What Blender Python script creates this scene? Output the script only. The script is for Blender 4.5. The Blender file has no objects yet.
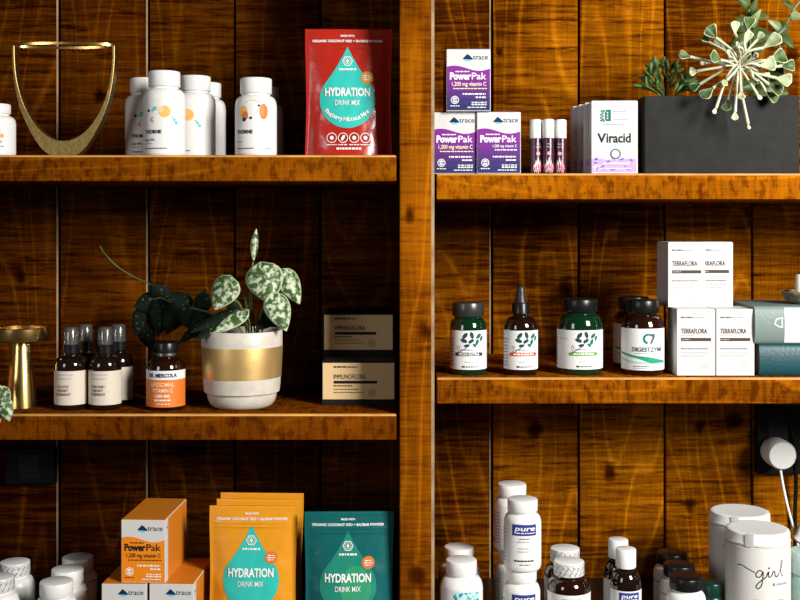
import bpy, bmesh, math, random
from mathutils import Vector, Matrix
PI = math.pi
R_ = random.Random(7)
scene = bpy.context.scene
COL = scene.collection

# ------------------------------------------------------------------ measures
F, D, VX, HY, CZ = 1150.0, 1.61, 400.0, 225.0, 1.35     # lens in px, distance to shelf fronts, camera height
def SC(d): return (D + d) / F
def X(px, d=0.0): return (px - VX) * SC(d)
def Z(py, d=0.0): return CZ + (HY - py) * SC(d)
U = 0.00142                                              # one print unit on packages
WALL = 0.30
Z_UL, Z_UR, Z_ML, Z_MR, Z_B = Z(155), Z(173.2), Z(414), Z(377.6), CZ - 0.585

# ------------------------------------------------------------------ materials
M = {}
def nodes_of(name):
    m = bpy.data.materials.new(name); m.use_nodes = True
    nt = m.node_tree
    return m, nt, nt.nodes['Principled BSDF']
def mat(name, col, rough=0.5, metal=0.0, trans=0.0, coat=0.0, spec=0.5, bump=0.0, bscale=60.0, var=0.0, emit=None, sss=0.0):
    if name in M: return M[name]
    m, nt, b = nodes_of(name)
    b.inputs['Base Color'].default_value = (*col, 1)
    b.inputs['Roughness'].default_value = rough
    b.inputs['Metallic'].default_value = metal
    b.inputs['Transmission Weight'].default_value = trans
    b.inputs['Coat Weight'].default_value = coat
    b.inputs['Coat Roughness'].default_value = 0.08
    b.inputs['Specular IOR Level'].default_value = spec
    if bump or var:
        tc = nt.nodes.new('ShaderNodeTexCoord')
        n = nt.nodes.new('ShaderNodeTexNoise'); n.inputs['Scale'].default_value = bscale; n.inputs['Detail'].default_value = 4
        nt.links.new(tc.outputs['Object'], n.inputs['Vector'])
        if bump:
            bp = nt.nodes.new('ShaderNodeBump'); bp.inputs['Strength'].default_value = bump; bp.inputs['Distance'].default_value = 0.004
            nt.links.new(n.outputs['Fac'], bp.inputs['Height']); nt.links.new(bp.outputs['Normal'], b.inputs['Normal'])
        if var:
            mx = nt.nodes.new('ShaderNodeMix'); mx.data_type = 'RGBA'; mx.blend_type = 'MULTIPLY'
            mx.inputs[0].default_value = var
            mx.inputs[6].default_value = (*col, 1)
            rp = nt.nodes.new('ShaderNodeValToRGB'); rp.color_ramp.elements[0].position = 0.35; rp.color_ramp.elements[1].position = 0.62
            rp.color_ramp.elements[0].color = (0.15, 0.15, 0.15, 1)
            nt.links.new(n.outputs['Fac'], rp.inputs['Fac']); nt.links.new(rp.outputs['Color'], mx.inputs[7])
            nt.links.new(mx.outputs[2], b.inputs['Base Color'])
    M[name] = m
    return m

def wood(name, vertical, stops, seed, rough=0.7, saw=0.75, knots=(), blotch=0.0, lift=0.20):
    """stained rough-sawn board: growth rings, fibre, saw marks across the grain, knots; per-board shift from attribute 'board'"""
    m, nt, b = nodes_of(name)
    N, L = nt.nodes.new, nt.links.new
    tc = N('ShaderNodeTexCoord'); sep = N('ShaderNodeSeparateXYZ'); L(tc.outputs['Object'], sep.inputs[0])
    at = N('ShaderNodeAttribute'); at.attribute_name = 'board'
    def mth(op, a, c=None, clamp=False):
        n = N('ShaderNodeMath'); n.operation = op; n.use_clamp = clamp
        for i, v in enumerate((a, c)):
            if v is None: continue
            if isinstance(v, (int, float)): n.inputs[i].default_value = v
            else: L(v, n.inputs[i])
        return n.outputs[0]
    across, along = (sep.outputs['X'], sep.outputs['Z']) if vertical else (sep.outputs['Z'], sep.outputs['X'])
    third = sep.outputs['Y']
    off = mth('MULTIPLY', at.outputs['Fac'], 17.3)
    def vec(sa, sl, o=0.0):
        c = N('ShaderNodeCombineXYZ')
        L(mth('ADD', mth('MULTIPLY', across, sa), mth('ADD', off, o + seed)), c.inputs[0])
        L(mth('MULTIPLY', along, sl), c.inputs[1])
        L(mth('MULTIPLY', third, sa), c.inputs[2])
        return c.outputs[0]
    def noise(v, scale=1.0, detail=3.0, rough=0.5):
        n = N('ShaderNodeTexNoise'); n.inputs['Scale'].default_value = scale; n.inputs['Detail'].default_value = detail
        n.inputs['Roughness'].default_value = rough
        L(v, n.inputs['Vector']); return n.outputs['Fac']
    contour = noise(vec(7, 1.1), 1, 2.2, 0.35)
    rings = mth('SINE', mth('MULTIPLY', contour, 88.0))
    rings = mth('POWER', mth('MULTIPLY', mth('ADD', rings, 1.0), 0.5), 11.0)           # thin pale growth lines
    rings = mth('MULTIPLY', rings, mth('ADD', mth('MULTIPLY', noise(vec(30, 3, 40), 1, 2), 1.6), -0.3, True))
    fibre = noise(vec(420, 16, 3), 1, 3)
    big = noise(vec(4, 3.2, 9), 1, 2)
    sawn = noise(vec(9, 150, 5), 1, 5, 0.7)
    v = mth('ADD', mth('MULTIPLY', rings, 0.26), mth('MULTIPLY', fibre, 0.22))
    v = mth('ADD', v, mth('MULTIPLY', mth('SUBTRACT', big, 0.5), 0.65))
    v = mth('ADD', v, mth('MULTIPLY', mth('SUBTRACT', sawn, 0.5), saw * 0.9))
    v = mth('ADD', v, lift + 0.15)
    v = mth('ADD', v, mth('MULTIPLY', mth('SUBTRACT', at.outputs['Fac'], 0.5), 0.10))
    streak = N('ShaderNodeMapRange'); streak.clamp = True
    streak.inputs['From Min'].default_value = 0.33; streak.inputs['From Max'].default_value = 0.47
    L(noise(vec(10, 85, 21), 1, 5, 0.75), streak.inputs['Value'])
    v = mth('MULTIPLY', v, mth('ADD', mth('MULTIPLY', streak.outputs[0], saw * 0.6), 1 - saw * 0.6))
    if blotch:
        bl = N('ShaderNodeMapRange'); bl.clamp = True
        bl.inputs['From Min'].default_value = 0.40; bl.inputs['From Max'].default_value = 0.50
        L(noise(vec(45, 70, 31), 1, 4, 0.6), bl.inputs['Value'])
        v = mth('MULTIPLY', v, mth('ADD', mth('MULTIPLY', bl.outputs[0], blotch), 1 - blotch))
    wob = mth('MULTIPLY', mth('SUBTRACT', noise(vec(60, 60, 2), 1, 2), 0.5), 0.014)
    for (kx, kz, kr) in knots:
        dx = mth('SUBTRACT', sep.outputs['X'], kx); dz = mth('MULTIPLY', mth('SUBTRACT', sep.outputs['Z'], kz), 0.8)
        dist = mth('ADD', mth('SQRT', mth('ADD', mth('MULTIPLY', dx, dx), mth('MULTIPLY', dz, dz))), wob)
        k = N('ShaderNodeMapRange'); k.clamp = True
        k.inputs['From Min'].default_value = kr * 0.35; k.inputs['From Max'].default_value = kr * 1.25
        L(dist, k.inputs['Value'])
        v = mth('MULTIPLY', v, mth('ADD', mth('MULTIPLY', k.outputs[0], 0.75), 0.25))
    rp = N('ShaderNodeValToRGB')
    e = rp.color_ramp.elements
    e[0].position, e[0].color = stops[0][0], (*stops[0][1], 1)
    e[1].position, e[1].color = stops[-1][0], (*stops[-1][1], 1)
    for p, c in stops[1:-1]:
        q = e.new(p); q.color = (*c, 1)
    L(v, rp.inputs['Fac'])
    st_ = N('ShaderNodeAttribute'); st_.attribute_name = 'board_tint'                       # how far each board is darkened and reddened, most on the left
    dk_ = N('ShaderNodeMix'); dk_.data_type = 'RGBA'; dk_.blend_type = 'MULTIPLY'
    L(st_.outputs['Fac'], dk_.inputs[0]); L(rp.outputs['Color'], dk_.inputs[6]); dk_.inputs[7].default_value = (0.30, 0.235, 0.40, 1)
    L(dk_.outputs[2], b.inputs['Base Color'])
    b.inputs['Roughness'].default_value = rough
    b.inputs['Specular IOR Level'].default_value = 0.0
    bp = N('ShaderNodeBump'); bp.inputs['Strength'].default_value = 0.45; bp.inputs['Distance'].default_value = 0.0015
    L(v, bp.inputs['Height']); L(bp.outputs['Normal'], b.inputs['Normal'])
    M[name] = m
    return m

# ------------------------------------------------------------------ objects
def tag(o, label, cat, group=None, kind=None):
    o['label'] = label; o['category'] = cat
    if group: o['group'] = group
    if kind: o['kind'] = kind
    return o
def thing(name, label, cat, loc, rz=0.0, group=None):
    o = bpy.data.objects.new(name, None); COL.objects.link(o)
    o.empty_display_size = 0.02
    o.location = loc; o.rotation_euler = (0, 0, rz)
    return tag(o, label, cat, group)
def dup(root, label, loc, rz=0.0, group=None):
    r = root.copy(); COL.objects.link(r); r.location = loc; r.rotation_euler = (0, 0, rz); r['label'] = label
    if group: r['group'] = group
    for ch in list(root.children):
        c = ch.copy(); COL.objects.link(c); c.parent = r
        for g in ch.children:
            q = g.copy(); COL.objects.link(q); q.parent = c
    return r
def obj(name, bm, mats, parent=None, smooth=None, loc=None):
    me = bpy.data.meshes.new(name)
    bm.to_mesh(me); bm.free()
    for mm in (mats if isinstance(mats, (list, tuple)) else [mats]): me.materials.append(mm)
    if smooth:
        me.polygons.foreach_set('use_smooth', [True] * len(me.polygons))
        me.update()
        me.set_sharp_from_angle(angle=math.radians(smooth))
    o = bpy.data.objects.new(name, me); COL.objects.link(o)
    if parent: o.parent = parent
    if loc: o.location = loc
    return o
def add_box(bm, x0, x1, y0, y1, z0, z1, bevel=0.0, seg=2, mi=0):
    r = bmesh.ops.create_cube(bm, size=1.0)
    vs = r['verts']
    for v in vs:
        v.co = Vector((x0 + (v.co.x + .5) * (x1 - x0), y0 + (v.co.y + .5) * (y1 - y0), z0 + (v.co.z + .5) * (z1 - z0)))
    fs = list({f for v in vs for f in v.link_faces})
    for f in fs: f.material_index = mi
    if bevel:
        es = list({e for v in vs for e in v.link_edges})
        bmesh.ops.bevel(bm, geom=es, offset=bevel, segments=seg, profile=0.5, affect='EDGES', clamp_overlap=True)
def add_lathe(bm, prof, seg=48, mi=0, ridge=0.0, ridge_z=(0, 0), c=(0, 0, 0), sx=1.0, sy=1.0):
    rings = []
    for (r, z) in prof:
        if r < 1e-6:
            rings.append([bm.verts.new((c[0], c[1], c[2] + z))]); continue
        row = []
        for i in range(seg):
            a = 2 * PI * i / seg
            rr = r - (ridge if (ridge and i % 2 and ridge_z[0] <= z <= ridge_z[1]) else 0)
            row.append(bm.verts.new((c[0] + sx * rr * math.cos(a), c[1] + sy * rr * math.sin(a), c[2] + z)))
        rings.append(row)
    for a, b in zip(rings[:-1], rings[1:]):
        if len(a) == 1 and len(b) == 1: continue
        for i in range(seg):
            j = (i + 1) % seg
            if len(a) == 1: f = bm.faces.new((a[0], b[j], b[i]))
            elif len(b) == 1: f = bm.faces.new((a[i], a[j], b[0]))
            else: f = bm.faces.new((a[i], a[j], b[j], b[i]))
            f.material_index = mi
def lathe_obj(name, prof, m, parent, smooth=40, **k):
    bm = bmesh.new(); add_lathe(bm, prof, **k)
    bmesh.ops.recalc_face_normals(bm, faces=bm.faces)
    return obj(name, bm, m, parent, smooth)
def add_tube(bm, pts, rad, seg=8, mi=0):
    pts = [Vector(p) for p in pts]
    rads = rad if isinstance(rad, (list, tuple)) else [rad] * len(pts)
    rows = []; prev = None
    for i, p in enumerate(pts):
        t = (pts[min(i + 1, len(pts) - 1)] - pts[max(i - 1, 0)]).normalized()
        n = Vector((0, 0, 1)) if prev is None else prev
        if abs(t.dot(n)) > 0.95: n = Vector((1, 0, 0)) if prev is None else n
        n = (n - t * t.dot(n)).normalized(); prev = n
        bn = t.cross(n)
        rows.append([bm.verts.new(p + (n * math.cos(2 * PI * k / seg) + bn * math.sin(2 * PI * k / seg)) * rads[i]) for k in range(seg)])
    for a, b in zip(rows[:-1], rows[1:]):
        for k in range(seg):
            f = bm.faces.new((a[k], a[(k + 1) % seg], b[(k + 1) % seg], b[k])); f.material_index = mi
    for row, rev in ((rows[0], True), (rows[-1], False)):
        f = bm.faces.new(row[::-1] if rev else row); f.material_index = mi
def smooth_path(pts, n=6):
    pts = [Vector(p) for p in pts]; out = []
    for i in range(len(pts) - 1):
        p0, p1, p2, p3 = pts[max(i - 1, 0)], pts[i], pts[i + 1], pts[min(i + 2, len(pts) - 1)]
        for k in range(n):
            t = k / n
            out.append(0.5 * ((2 * p1) + (p2 - p0) * t + (2 * p0 - 5 * p1 + 4 * p2 - p3) * t * t + (3 * p1 - p0 - 3 * p2 + p3) * t ** 3))
    out.append(pts[-1]); return out

# ------------------------------------------------------------------ printed art
_tc = {}
def text_mesh(s, bold):
    bold = bold + .012
    k = (s, bold)
    if k in _tc: return _tc[k]
    cu = bpy.data.curves.new('t', 'FONT'); cu.body = s; cu.size = 1.0; cu.offset = bold; cu.resolution_u = 3
    o = bpy.data.objects.new('t', cu); COL.objects.link(o)
    dg = bpy.context.evaluated_depsgraph_get()
    me = bpy.data.meshes.new_from_object(o.evaluated_get(dg))
    vs = [(v.co.x, v.co.y) for v in me.vertices]; fs = [tuple(p.vertices) for p in me.polygons]
    bpy.data.meshes.remove(me); bpy.data.objects.remove(o); bpy.data.curves.remove(cu)
    xs = [v[0] for v in vs]
    _tc[k] = (vs, fs, min(xs), max(xs))
    return _tc[k]
CAPH = 0.70
class Art:
    """flat print made of polygons in print units; u right, v up"""
    def __init__(s): s.items = []; s.mats = []
    def mi(s, m):
        if m not in s.mats: s.mats.append(m)
        return s.mats.index(m)
    def raw(s, vs, fs, m, layer): s.items.append((vs, fs, s.mi(m), layer))
    def poly(s, pts, m, layer=1): s.raw(list(pts), [tuple(range(len(pts)))], m, layer)
    def rect(s, x0, y0, x1, y1, m, layer=1): s.poly([(x0, y0), (x1, y0), (x1, y1), (x0, y1)], m, layer)
    def disc(s, x, y, r, m, layer=2, ry=None, n=20, rot=0.0):
        ry = ry or r; c, q = math.cos(rot), math.sin(rot)
        s.poly([(x + r * math.cos(2 * PI * i / n) * c - ry * math.sin(2 * PI * i / n) * q,
                 y + r * math.cos(2 * PI * i / n) * q + ry * math.sin(2 * PI * i / n) * c) for i in range(n)], m, layer)
    def ring(s, x, y, r, w, m, layer=2, n=24, a0=0, a1=2 * PI):
        vs, fs = [], []
        for i in range(n + 1):
            a = a0 + (a1 - a0) * i / n
            vs += [(x + (r - w) * math.cos(a), y + (r - w) * math.sin(a)), (x + r * math.cos(a), y + r * math.sin(a))]
        for i in range(n): fs.append((2 * i, 2 * i + 1, 2 * i + 3, 2 * i + 2))
        s.raw(vs, fs, m, layer)
    def stroke(s, pts, w, m, layer=2):
        vs, fs = [], []
        for i, p in enumerate(pts):
            a, b = pts[max(i - 1, 0)], pts[min(i + 1, len(pts) - 1)]
            dx, dy = b[0] - a[0], b[1] - a[1]; l = math.hypot(dx, dy) or 1
            ww = (w[i] if isinstance(w, list) else w) / 2
            vs += [(p[0] - dy / l * ww, p[1] + dx / l * ww), (p[0] + dy / l * ww, p[1] - dx / l * ww)]
        for i in range(len(pts) - 1): fs.append((2 * i, 2 * i + 1, 2 * i + 3, 2 * i + 2))
        s.raw(vs, fs, m, layer)
    def text(s, t, x, y, h, m, w=None, align='l', bold=0.0, layer=3, shear=0.0):
        vs, fs, a, b = text_mesh(t, bold)
        sy = h / CAPH; sx = sy if w is None else w / (b - a)
        W = (b - a) * sx
        x0 = x - (W / 2 if align == 'c' else (W if align == 'r' else 0))
        s.raw([(x0 + (v[0] - a) * sx + v[1] * sy * shear, y + v[1] * sy) for v in vs], fs, m, layer)
    def arc_text(s, t, cx, cy, r, h, m, a0, a1, bold=0.0, layer=3):
        for i, ch in enumerate(t):
            if ch == ' ': continue
            a = a0 + (a1 - a0) * i / (len(t) - 1)
            vs, fs, x0, x1 = text_mesh(ch, bold); k = h / CAPH; mid = (x0 + x1) / 2
            px, py = cx + r * math.cos(a), cy + r * math.sin(a); rot = a + PI / 2
            c, q = math.cos(rot), math.sin(rot)
            s.raw([(px + (v[0] - mid) * k * c - v[1] * k * q, py + (v[0] - mid) * k * q + v[1] * k * c) for v in vs], fs, m, layer)
    def dashes(s, x0, x1, y, h, m, seed=0, layer=3):
        """a line of print too small to read"""
        r = random.Random(seed * 31 + int(abs(y) * 10)); x = x0
        while x < x1 - 0.3:
            l = min(r.uniform(1.2, 4.0), x1 - x); s.rect(x, y, x + l, y + h, m, layer); x += l + 0.7
    def put(s, bm, fn, su=None, sv=None, base=0, ls=.00016):
        for vs, fs, mi, layer in s.items:
            nv = [bm.verts.new((v[0], v[1], layer)) for v in vs]
            for f in fs:
                try: q = bm.faces.new([nv[i] for i in f])
                except ValueError: continue
                q.normal_update()
                if q.normal.z < 0: q.normal_flip()
                q.material_index = mi + base
        for st, ax in ((su, 0), (sv, 1)):
            if not st: continue
            lo = min(v.co[ax] for v in bm.verts); hi = max(v.co[ax] for v in bm.verts)
            k = math.ceil(lo / st)
            while k * st < hi:
                co = [0, 0, 0]; no = [0, 0, 0]; co[ax] = k * st + 1e-4; no[ax] = 1
                bmesh.ops.bisect_plane(bm, geom=list(bm.verts) + list(bm.edges) + list(bm.faces), plane_co=co, plane_no=no, dist=1e-6)
                k += 1
        for v in bm.verts:
            v.co = fn(v.co.x * U, v.co.y * U, 0.00012 + ls * v.co.z)
    def obj(s, name, fn, parent, su=None, sv=None, smooth=30, ls=.00016):
        bm = bmesh.new(); s.put(bm, fn, su, sv, 0, ls)
        return obj(name, bm, s.mats, parent, smooth)
def flat(y, z0=0.0, x0=0.0): return lambda u, v, o: Vector((x0 + u, y - o, z0 + v))
def cyl(R, z0): return lambda u, v, o: Vector(((R + o) * math.sin(u / R), -(R + o) * math.cos(u / R), z0 + v))
def join_art(bm, art, fn, base, su=None, sv=None):
    b2 = bmesh.new(); art.put(b2, fn, su, sv, base)
    me = bpy.data.meshes.new('tmp'); b2.to_mesh(me); b2.free(); bm.from_mesh(me); bpy.data.meshes.remove(me)

# plain inks and stocks
WHITE = mat('white_plastic', (0.72, 0.71, 0.68), 0.35, coat=0.2, bump=0.03, bscale=90)
CAPW = mat('white_cap_plastic', (0.70, 0.695, 0.67), 0.4)
PAPER = mat('white_label_paper', (0.70, 0.69, 0.67), 0.5)
CREAM = mat('cream_label_paper', (0.62, 0.54, 0.44), 0.55)
CARD = mat('white_card', (0.56, 0.55, 0.53), 0.5)
BLACK = mat('black_ink', (0.012, 0.012, 0.014), 0.5, spec=.15)
GREY = mat('grey_ink', (0.10, 0.10, 0.105), 0.5, spec=.15)
PALE = mat('pale_grey_ink', (0.33, 0.33, 0.34), 0.5, spec=.15)
CAPB = mat('black_cap_plastic', (0.006, 0.006, 0.006), 0.3, spec=.3)
TEAL = mat('teal_ink', (0.02, 0.33, 0.32), 0.4, spec=.15)
INKW = mat('white_ink', (0.75, 0.75, 0.72), 0.4, spec=.15)
ORANGE = mat('orange_ink', (0.72, 0.22, 0.03), 0.45, spec=.15)
YEL = mat('amber_yellow_ink', (0.80, 0.42, 0.10), 0.45, spec=.15)
RUST = mat('rust_orange_ink', (0.55, 0.15, 0.03), 0.45, spec=.15)
NAVY = mat('navy_ink', (0.02, 0.03, 0.20), 0.4, spec=.15)
TRACE = mat('slate_blue_ink', (0.07, 0.085, 0.14), 0.45, spec=.15)
SKYI = mat('sky_blue_ink', (0.12, 0.50, 0.72), 0.45, spec=.15)
DNAVY = mat('dark_navy_ink', (0.01, 0.02, 0.06), 0.45, spec=.15)
AMBER = mat('amber_glass', (0.020, 0.004, 0.001), 0.06, trans=0.35, coat=0.6)
DARKG = mat('near_black_amber_glass', (0.010, 0.004, 0.002), 0.06, trans=0.2, coat=0.7)
GREENG = mat('dark_green_glass', (0.002, 0.028, 0.010), 0.06, trans=0.35, coat=0.7)
BRASS = mat('brushed_brass', (0.66, 0.42, 0.14), 0.25, metal=1.0, bump=0.01, bscale=60)
DBRASS = mat('aged_brass', (0.27, 0.18, 0.06), 0.40, metal=1.0, bump=0.10, bscale=160)
CHROME = mat('grey_metal', (0.30, 0.30, 0.30), 0.28, metal=1.0)

def clear_plastic():
    m = bpy.data.materials.new('clear_plastic'); m.use_nodes = True; nt = m.node_tree
    nt.nodes.remove(nt.nodes['Principled BSDF']); out = nt.nodes['Material Output']
    t = nt.nodes.new('ShaderNodeBsdfTransparent'); t.inputs[0].default_value = (0.80, 0.79, 0.77, 1)
    g = nt.nodes.new('ShaderNodeBsdfGlossy'); g.inputs['Roughness'].default_value = 0.12
    d = nt.nodes.new('ShaderNodeBsdfDiffuse'); d.inputs[0].default_value = (0.75, 0.74, 0.72, 1)
    lw = nt.nodes.new('ShaderNodeLayerWeight'); lw.inputs['Blend'].default_value = 0.35
    mx = nt.nodes.new('ShaderNodeMixShader'); nt.links.new(lw.outputs['Facing'], mx.inputs[0])
    m2 = nt.nodes.new('ShaderNodeMixShader'); m2.inputs[0].default_value = 0.05
    nt.links.new(t.outputs[0], m2.inputs[1]); nt.links.new(d.outputs[0], m2.inputs[2])
    nt.links.new(m2.outputs[0], mx.inputs[1]); nt.links.new(g.outputs[0], mx.inputs[2]); nt.links.new(mx.outputs[0], out.inputs[0])
    return m
CLEAR = clear_plastic()

# ------------------------------------------------------------------ setting: plank wall, bookcase, counter
wall_stops = [(0.0, (0.006, 0.0012, 0.0001)), (0.22, (0.065, 0.0140, 0.0005)), (0.45, (0.25, 0.074, 0.0012)), (0.68, (0.50, 0.175, 0.004)), (1.0, (0.80, 0.37, 0.03))]
kn = [(X(792, .3), Z(55, .3), .011), (X(535, .3), Z(430, .3), .014), (X(700, .3), Z(427, .3), .009), (X(733, .3), Z(420, .3), .014),
      (X(565, .3), Z(290, .3), .013), (X(500, .3), Z(52, .3), .006), (X(610, .3), Z(473, .3), .012), (X(100, .3), Z(95, .3), .011), (X(20, .3), Z(275, .3), .010), (X(690, .3), Z(505, .3), .010)]
WALLM = wood('stained_plank_wall', True, wall_stops, 3.0, 0.55, 1.0, kn, lift=0.085)
shelf_stops = [(0.0, (0.010, 0.0020, 0.0002)), (0.22, (0.10, 0.022, 0.0006)), (0.5, (0.36, 0.103, 0.0020)), (0.8, (0.54, 0.180, 0.004)), (1.0, (0.78, 0.33, 0.02))]
SHELFM = wood('stained_shelf_wood', False, shelf_stops, 8.0, 0.5, 0.45, blotch=0.35)
POSTM = wood('stained_post_wood', True, shelf_stops, 11.0, 0.55, 0.6, [(X(417, 0), Z(575), .012), (X(425, 0), Z(330), .010), (X(410), Z(215), .008)], lift=.13)
COUNTM = mat('dark_stained_counter', (0.012, 0.010, 0.008), 0.35, bump=0.1, bscale=40)

LIT_EDGE = mat('lit_shelf_edge', (.62, .30, .075), .6, spec=.2, var=.45, bscale=18)  # bright lit look of the shelf front edges put into the colour
PALE_EDGE = mat('pale_wood_edge', (.34, .23, .13), .7, spec=.1, var=.5, bscale=25)  # paler colour for right-facing bevels
def boards(name, boxes, m, parent=None, bevel=0.002, raw=False, board_tint=0.0, lit_edge=False):
    bm = bmesh.new(); vals = []; sv = []; edge = set()
    lay = None
    for i, bx in enumerate(boxes):
        n0 = len(bm.verts)
        add_box(bm, *bx, bevel=bevel, seg=2)
        bm.verts.ensure_lookup_table()
        vals += [((i * 0.381966) % 1.0)] * (len(bm.verts) - n0)
        sv += [board_tint[i] if isinstance(board_tint, list) else board_tint] * (len(bm.verts) - n0)
        if raw is True or (raw and i in raw): edge |= set(range(n0, len(bm.verts)))  # boards picked for the paler right-hand bevel
    bm.verts.index_update()
    bm.normal_update()
    for f in bm.faces:
        if f.verts[0].index in edge and f.normal.x > .25 and f.normal.y < -.25: f.material_index = 1
        if lit_edge and f.normal.z > .25 and f.normal.y < -.25: f.material_index = 2
    o = obj(name, bm, [m, PALE_EDGE, LIT_EDGE], parent, 35)
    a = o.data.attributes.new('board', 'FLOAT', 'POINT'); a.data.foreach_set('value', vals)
    a = o.data.attributes.new('board_tint', 'FLOAT', 'POINT'); a.data.foreach_set('value', sv)
    return o
joints = [-290, -203, -116, -29, 58.5, 148, 234, 320, 405, 491.5, 578.5, 664.5, 752, 839, 926, 1013, 1100]
jx = [X(p, WALL) for p in joints]
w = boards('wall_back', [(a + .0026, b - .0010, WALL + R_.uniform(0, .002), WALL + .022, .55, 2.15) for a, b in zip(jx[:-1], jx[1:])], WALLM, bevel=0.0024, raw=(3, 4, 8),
           board_tint=[min(1, max(0, (.92 if b <= 406 else (.45 if b < 495 else .08)) + R_.uniform(-.08, .08))) for b in joints[1:]])
w['kind'] = 'structure'
bm = bmesh.new(); add_box(bm, jx[0], jx[-1], WALL + .0225, WALL + .05, 0.0, 2.4)
w2 = obj('wall_back_lining', bm, mat('black_lining', (0.006, 0.004, 0.003), 0.9)); w2['kind'] = 'structure'
bm = bmesh.new(); add_box(bm, -2.5, 2.5, -3.2, WALL + .05, -.05, 0.0)
fl = obj('floor', bm, mat('brown_concrete_floor', (0.13, 0.09, 0.06), 0.6, var=0.4, bscale=5)); fl['kind'] = 'structure'

LX, RX = -1.0, 1.0
T = 0.037
xl, xr = X(396.5), X(436.5)
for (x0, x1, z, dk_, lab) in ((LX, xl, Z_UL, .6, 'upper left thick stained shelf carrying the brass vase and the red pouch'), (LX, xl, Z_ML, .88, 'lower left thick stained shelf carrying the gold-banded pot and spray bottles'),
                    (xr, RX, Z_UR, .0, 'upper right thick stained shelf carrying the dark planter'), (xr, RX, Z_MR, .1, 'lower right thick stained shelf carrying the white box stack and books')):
    tag(boards('shelf', [(x0, x1, 0.0, WALL - .001, z - T, z)], SHELFM, None, 0.0030, board_tint=dk_, lit_edge=True), lab, 'shelf', 'thick wooden shelves')
tag(boards('shelf_post', [(X(399.3), X(434.5), -.004, WALL - .001, Z_B + .0005, 2.05)], POSTM, None, 0.0046, raw=True, board_tint=.22), 'upright stained wooden post between the left and right shelves', 'post')
tag(boards('counter', [(LX, RX, -.02, WALL - .001, Z_B - .04, Z_B)], COUNTM, None, 0.003), 'dark counter under the lowest rows of bottles and pouches', 'counter')
bm = bmesh.new(); add_box(bm, LX, RX, 0.02, WALL - .002, 0.0, Z_B - .0405)
tag(obj('base_cabinet', bm, COUNTM), 'dark base cabinet under the counter', 'cabinet')

# ------------------------------------------------------------------ packages
def prof_bottle(R, zs, sh, rn, H, foot=.004):
    p = [(0, .0008), (R * .86, .0008), (R - foot * .5, 0.0), (R - .0008, .0014), (R, foot), (R, zs)]
    for i in range(1, 9):
        t = i / 8 * PI / 2
        p.append((rn + (R - rn) * math.cos(t), zs + sh * math.sin(t)))
    p += [(rn, H), (0, H)]
    return p
def prof_cap(R, h, z, lip=.0012):
    return [(0, z), (R * .97, z), (R, z + .0006), (R, z + h - lip * 1.6), (R - lip * .5, z + h - lip * .5), (R - lip * 1.6, z + h), (0, z + h)]
def bottle(name, label, cat, loc, rz, R, H, capR, capH, bm_, cm, sh=None, group=None, ridged=True, neck=None):
    root = thing(name, label, cat, loc, rz, group)
    sh = sh or R * .4
    rn = neck or capR * .9
    zc = H - capH
    lathe_obj('bottle_body', prof_bottle(R, zc - sh - .003, sh, rn, zc), bm_, root)
    lathe_obj('cap', prof_cap(capR, capH, zc + .0003), cm, root, seg=96, ridge=.0006 if ridged else 0, ridge_z=(zc + .0007, H - .0021))
    return root

# --- white supplement bottles, upper left
def dots_a():
    a = Art(); a.rect(-50, 0, 50, 56, PAPER, 0)
    a.disc(5, 42, 6.2, YEL, 1, 6.0); a.disc(1.5, 44, 3.0, mat('peach_ink', (.80, .55, .30), .5, spec=.15), 2, 3.5)
    for (x, y, r) in ((-5, 45, 2.2), (-7, 43, 1.2), (15, 34, 1.5), (17, 31, 1.8), (13, 36, 1.0)): a.disc(x, y, r, mat('aqua_ink', (.12, .48, .52), .5, spec=.15), 2)
    a.disc(-12, 43, 1.5, DNAVY, 2); a.ring(-6, 34, 3, 1.5, ORANGE, 2, a0=.6 * PI, a1=1.5 * PI)
    a.text('THORNE', -17, 20, 3.6, BLACK, w=19, bold=.02)
    a.text('Super EPA', -17, 12.5, 2.4, GREY, w=12); a.dashes(-17, -8, 9.5, .9, PALE, 1); a.dashes(-17, 7, 4.5, 1.1, GREY, 2)
    return a
def dots_b():
    a = Art(); a.rect(-50, 0, 50, 50, PAPER, 0)
    a.disc(-8, 41, 4.6, YEL, 1, 7.0); a.disc(-6, 38, 3.2, RUST, 2, 4.5)
    a.disc(13, 42, 4.4, RUST, 1, 8.0); a.disc(11, 43, 2.5, ORANGE, 2, 6); a.ring(2, 45, 9, .7, mat('peach_ink', (.8, .55, .3)), 1, a0=.1, a1=2.6)
    a.disc(-7, 34, 2.0, DNAVY, 3); a.disc(0, 35.5, 1.4, DNAVY, 3); a.disc(8, 48, 1.1, DNAVY, 3)
    a.text('THORNE', -17, 20, 3.6, BLACK, w=19, bold=.02)
    a.dashes(-17, -8, 11.5, 1, PALE, 3); a.dashes(-17, 3, 4.5, 1.1, GREY, 4); a.dashes(14, 22, 4.5, 1.1, PALE, 5)
    return a
def part(root, name):
    return next(c for c in root.children if c.name.split('.')[0] == name)
def thorne(label, loc, rz, art, H=.1235):
    b = bottle('supplement_bottle', label, 'bottle', loc, rz, .0298, H, .0228, .0225, WHITE, CAPW, sh=.013, neck=.0205, group='white capsule bottles on the upper left shelf')
    art.obj('label', cyl(.0300, .004), b, su=4)
    return b
A1, A2 = dots_a(), dots_b()
g = 'white capsule bottles on the upper left shelf'
t1 = thorne('front white capsule bottle with yellow and teal dots, foremost beside the brass vase', (X(164.3, .055), .055, Z_UL), -.02, A1)
dup(t1, 'white capsule bottle half hidden on the left of the dotted group, nearest the brass vase', (X(145.5, .135), .135, Z_UL), .28, g)
dup(t1, 'white capsule bottle with yellow dot standing just right of the front bottle of the group', (X(195.3, .108), .108, Z_UL), -.42, g)
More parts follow.
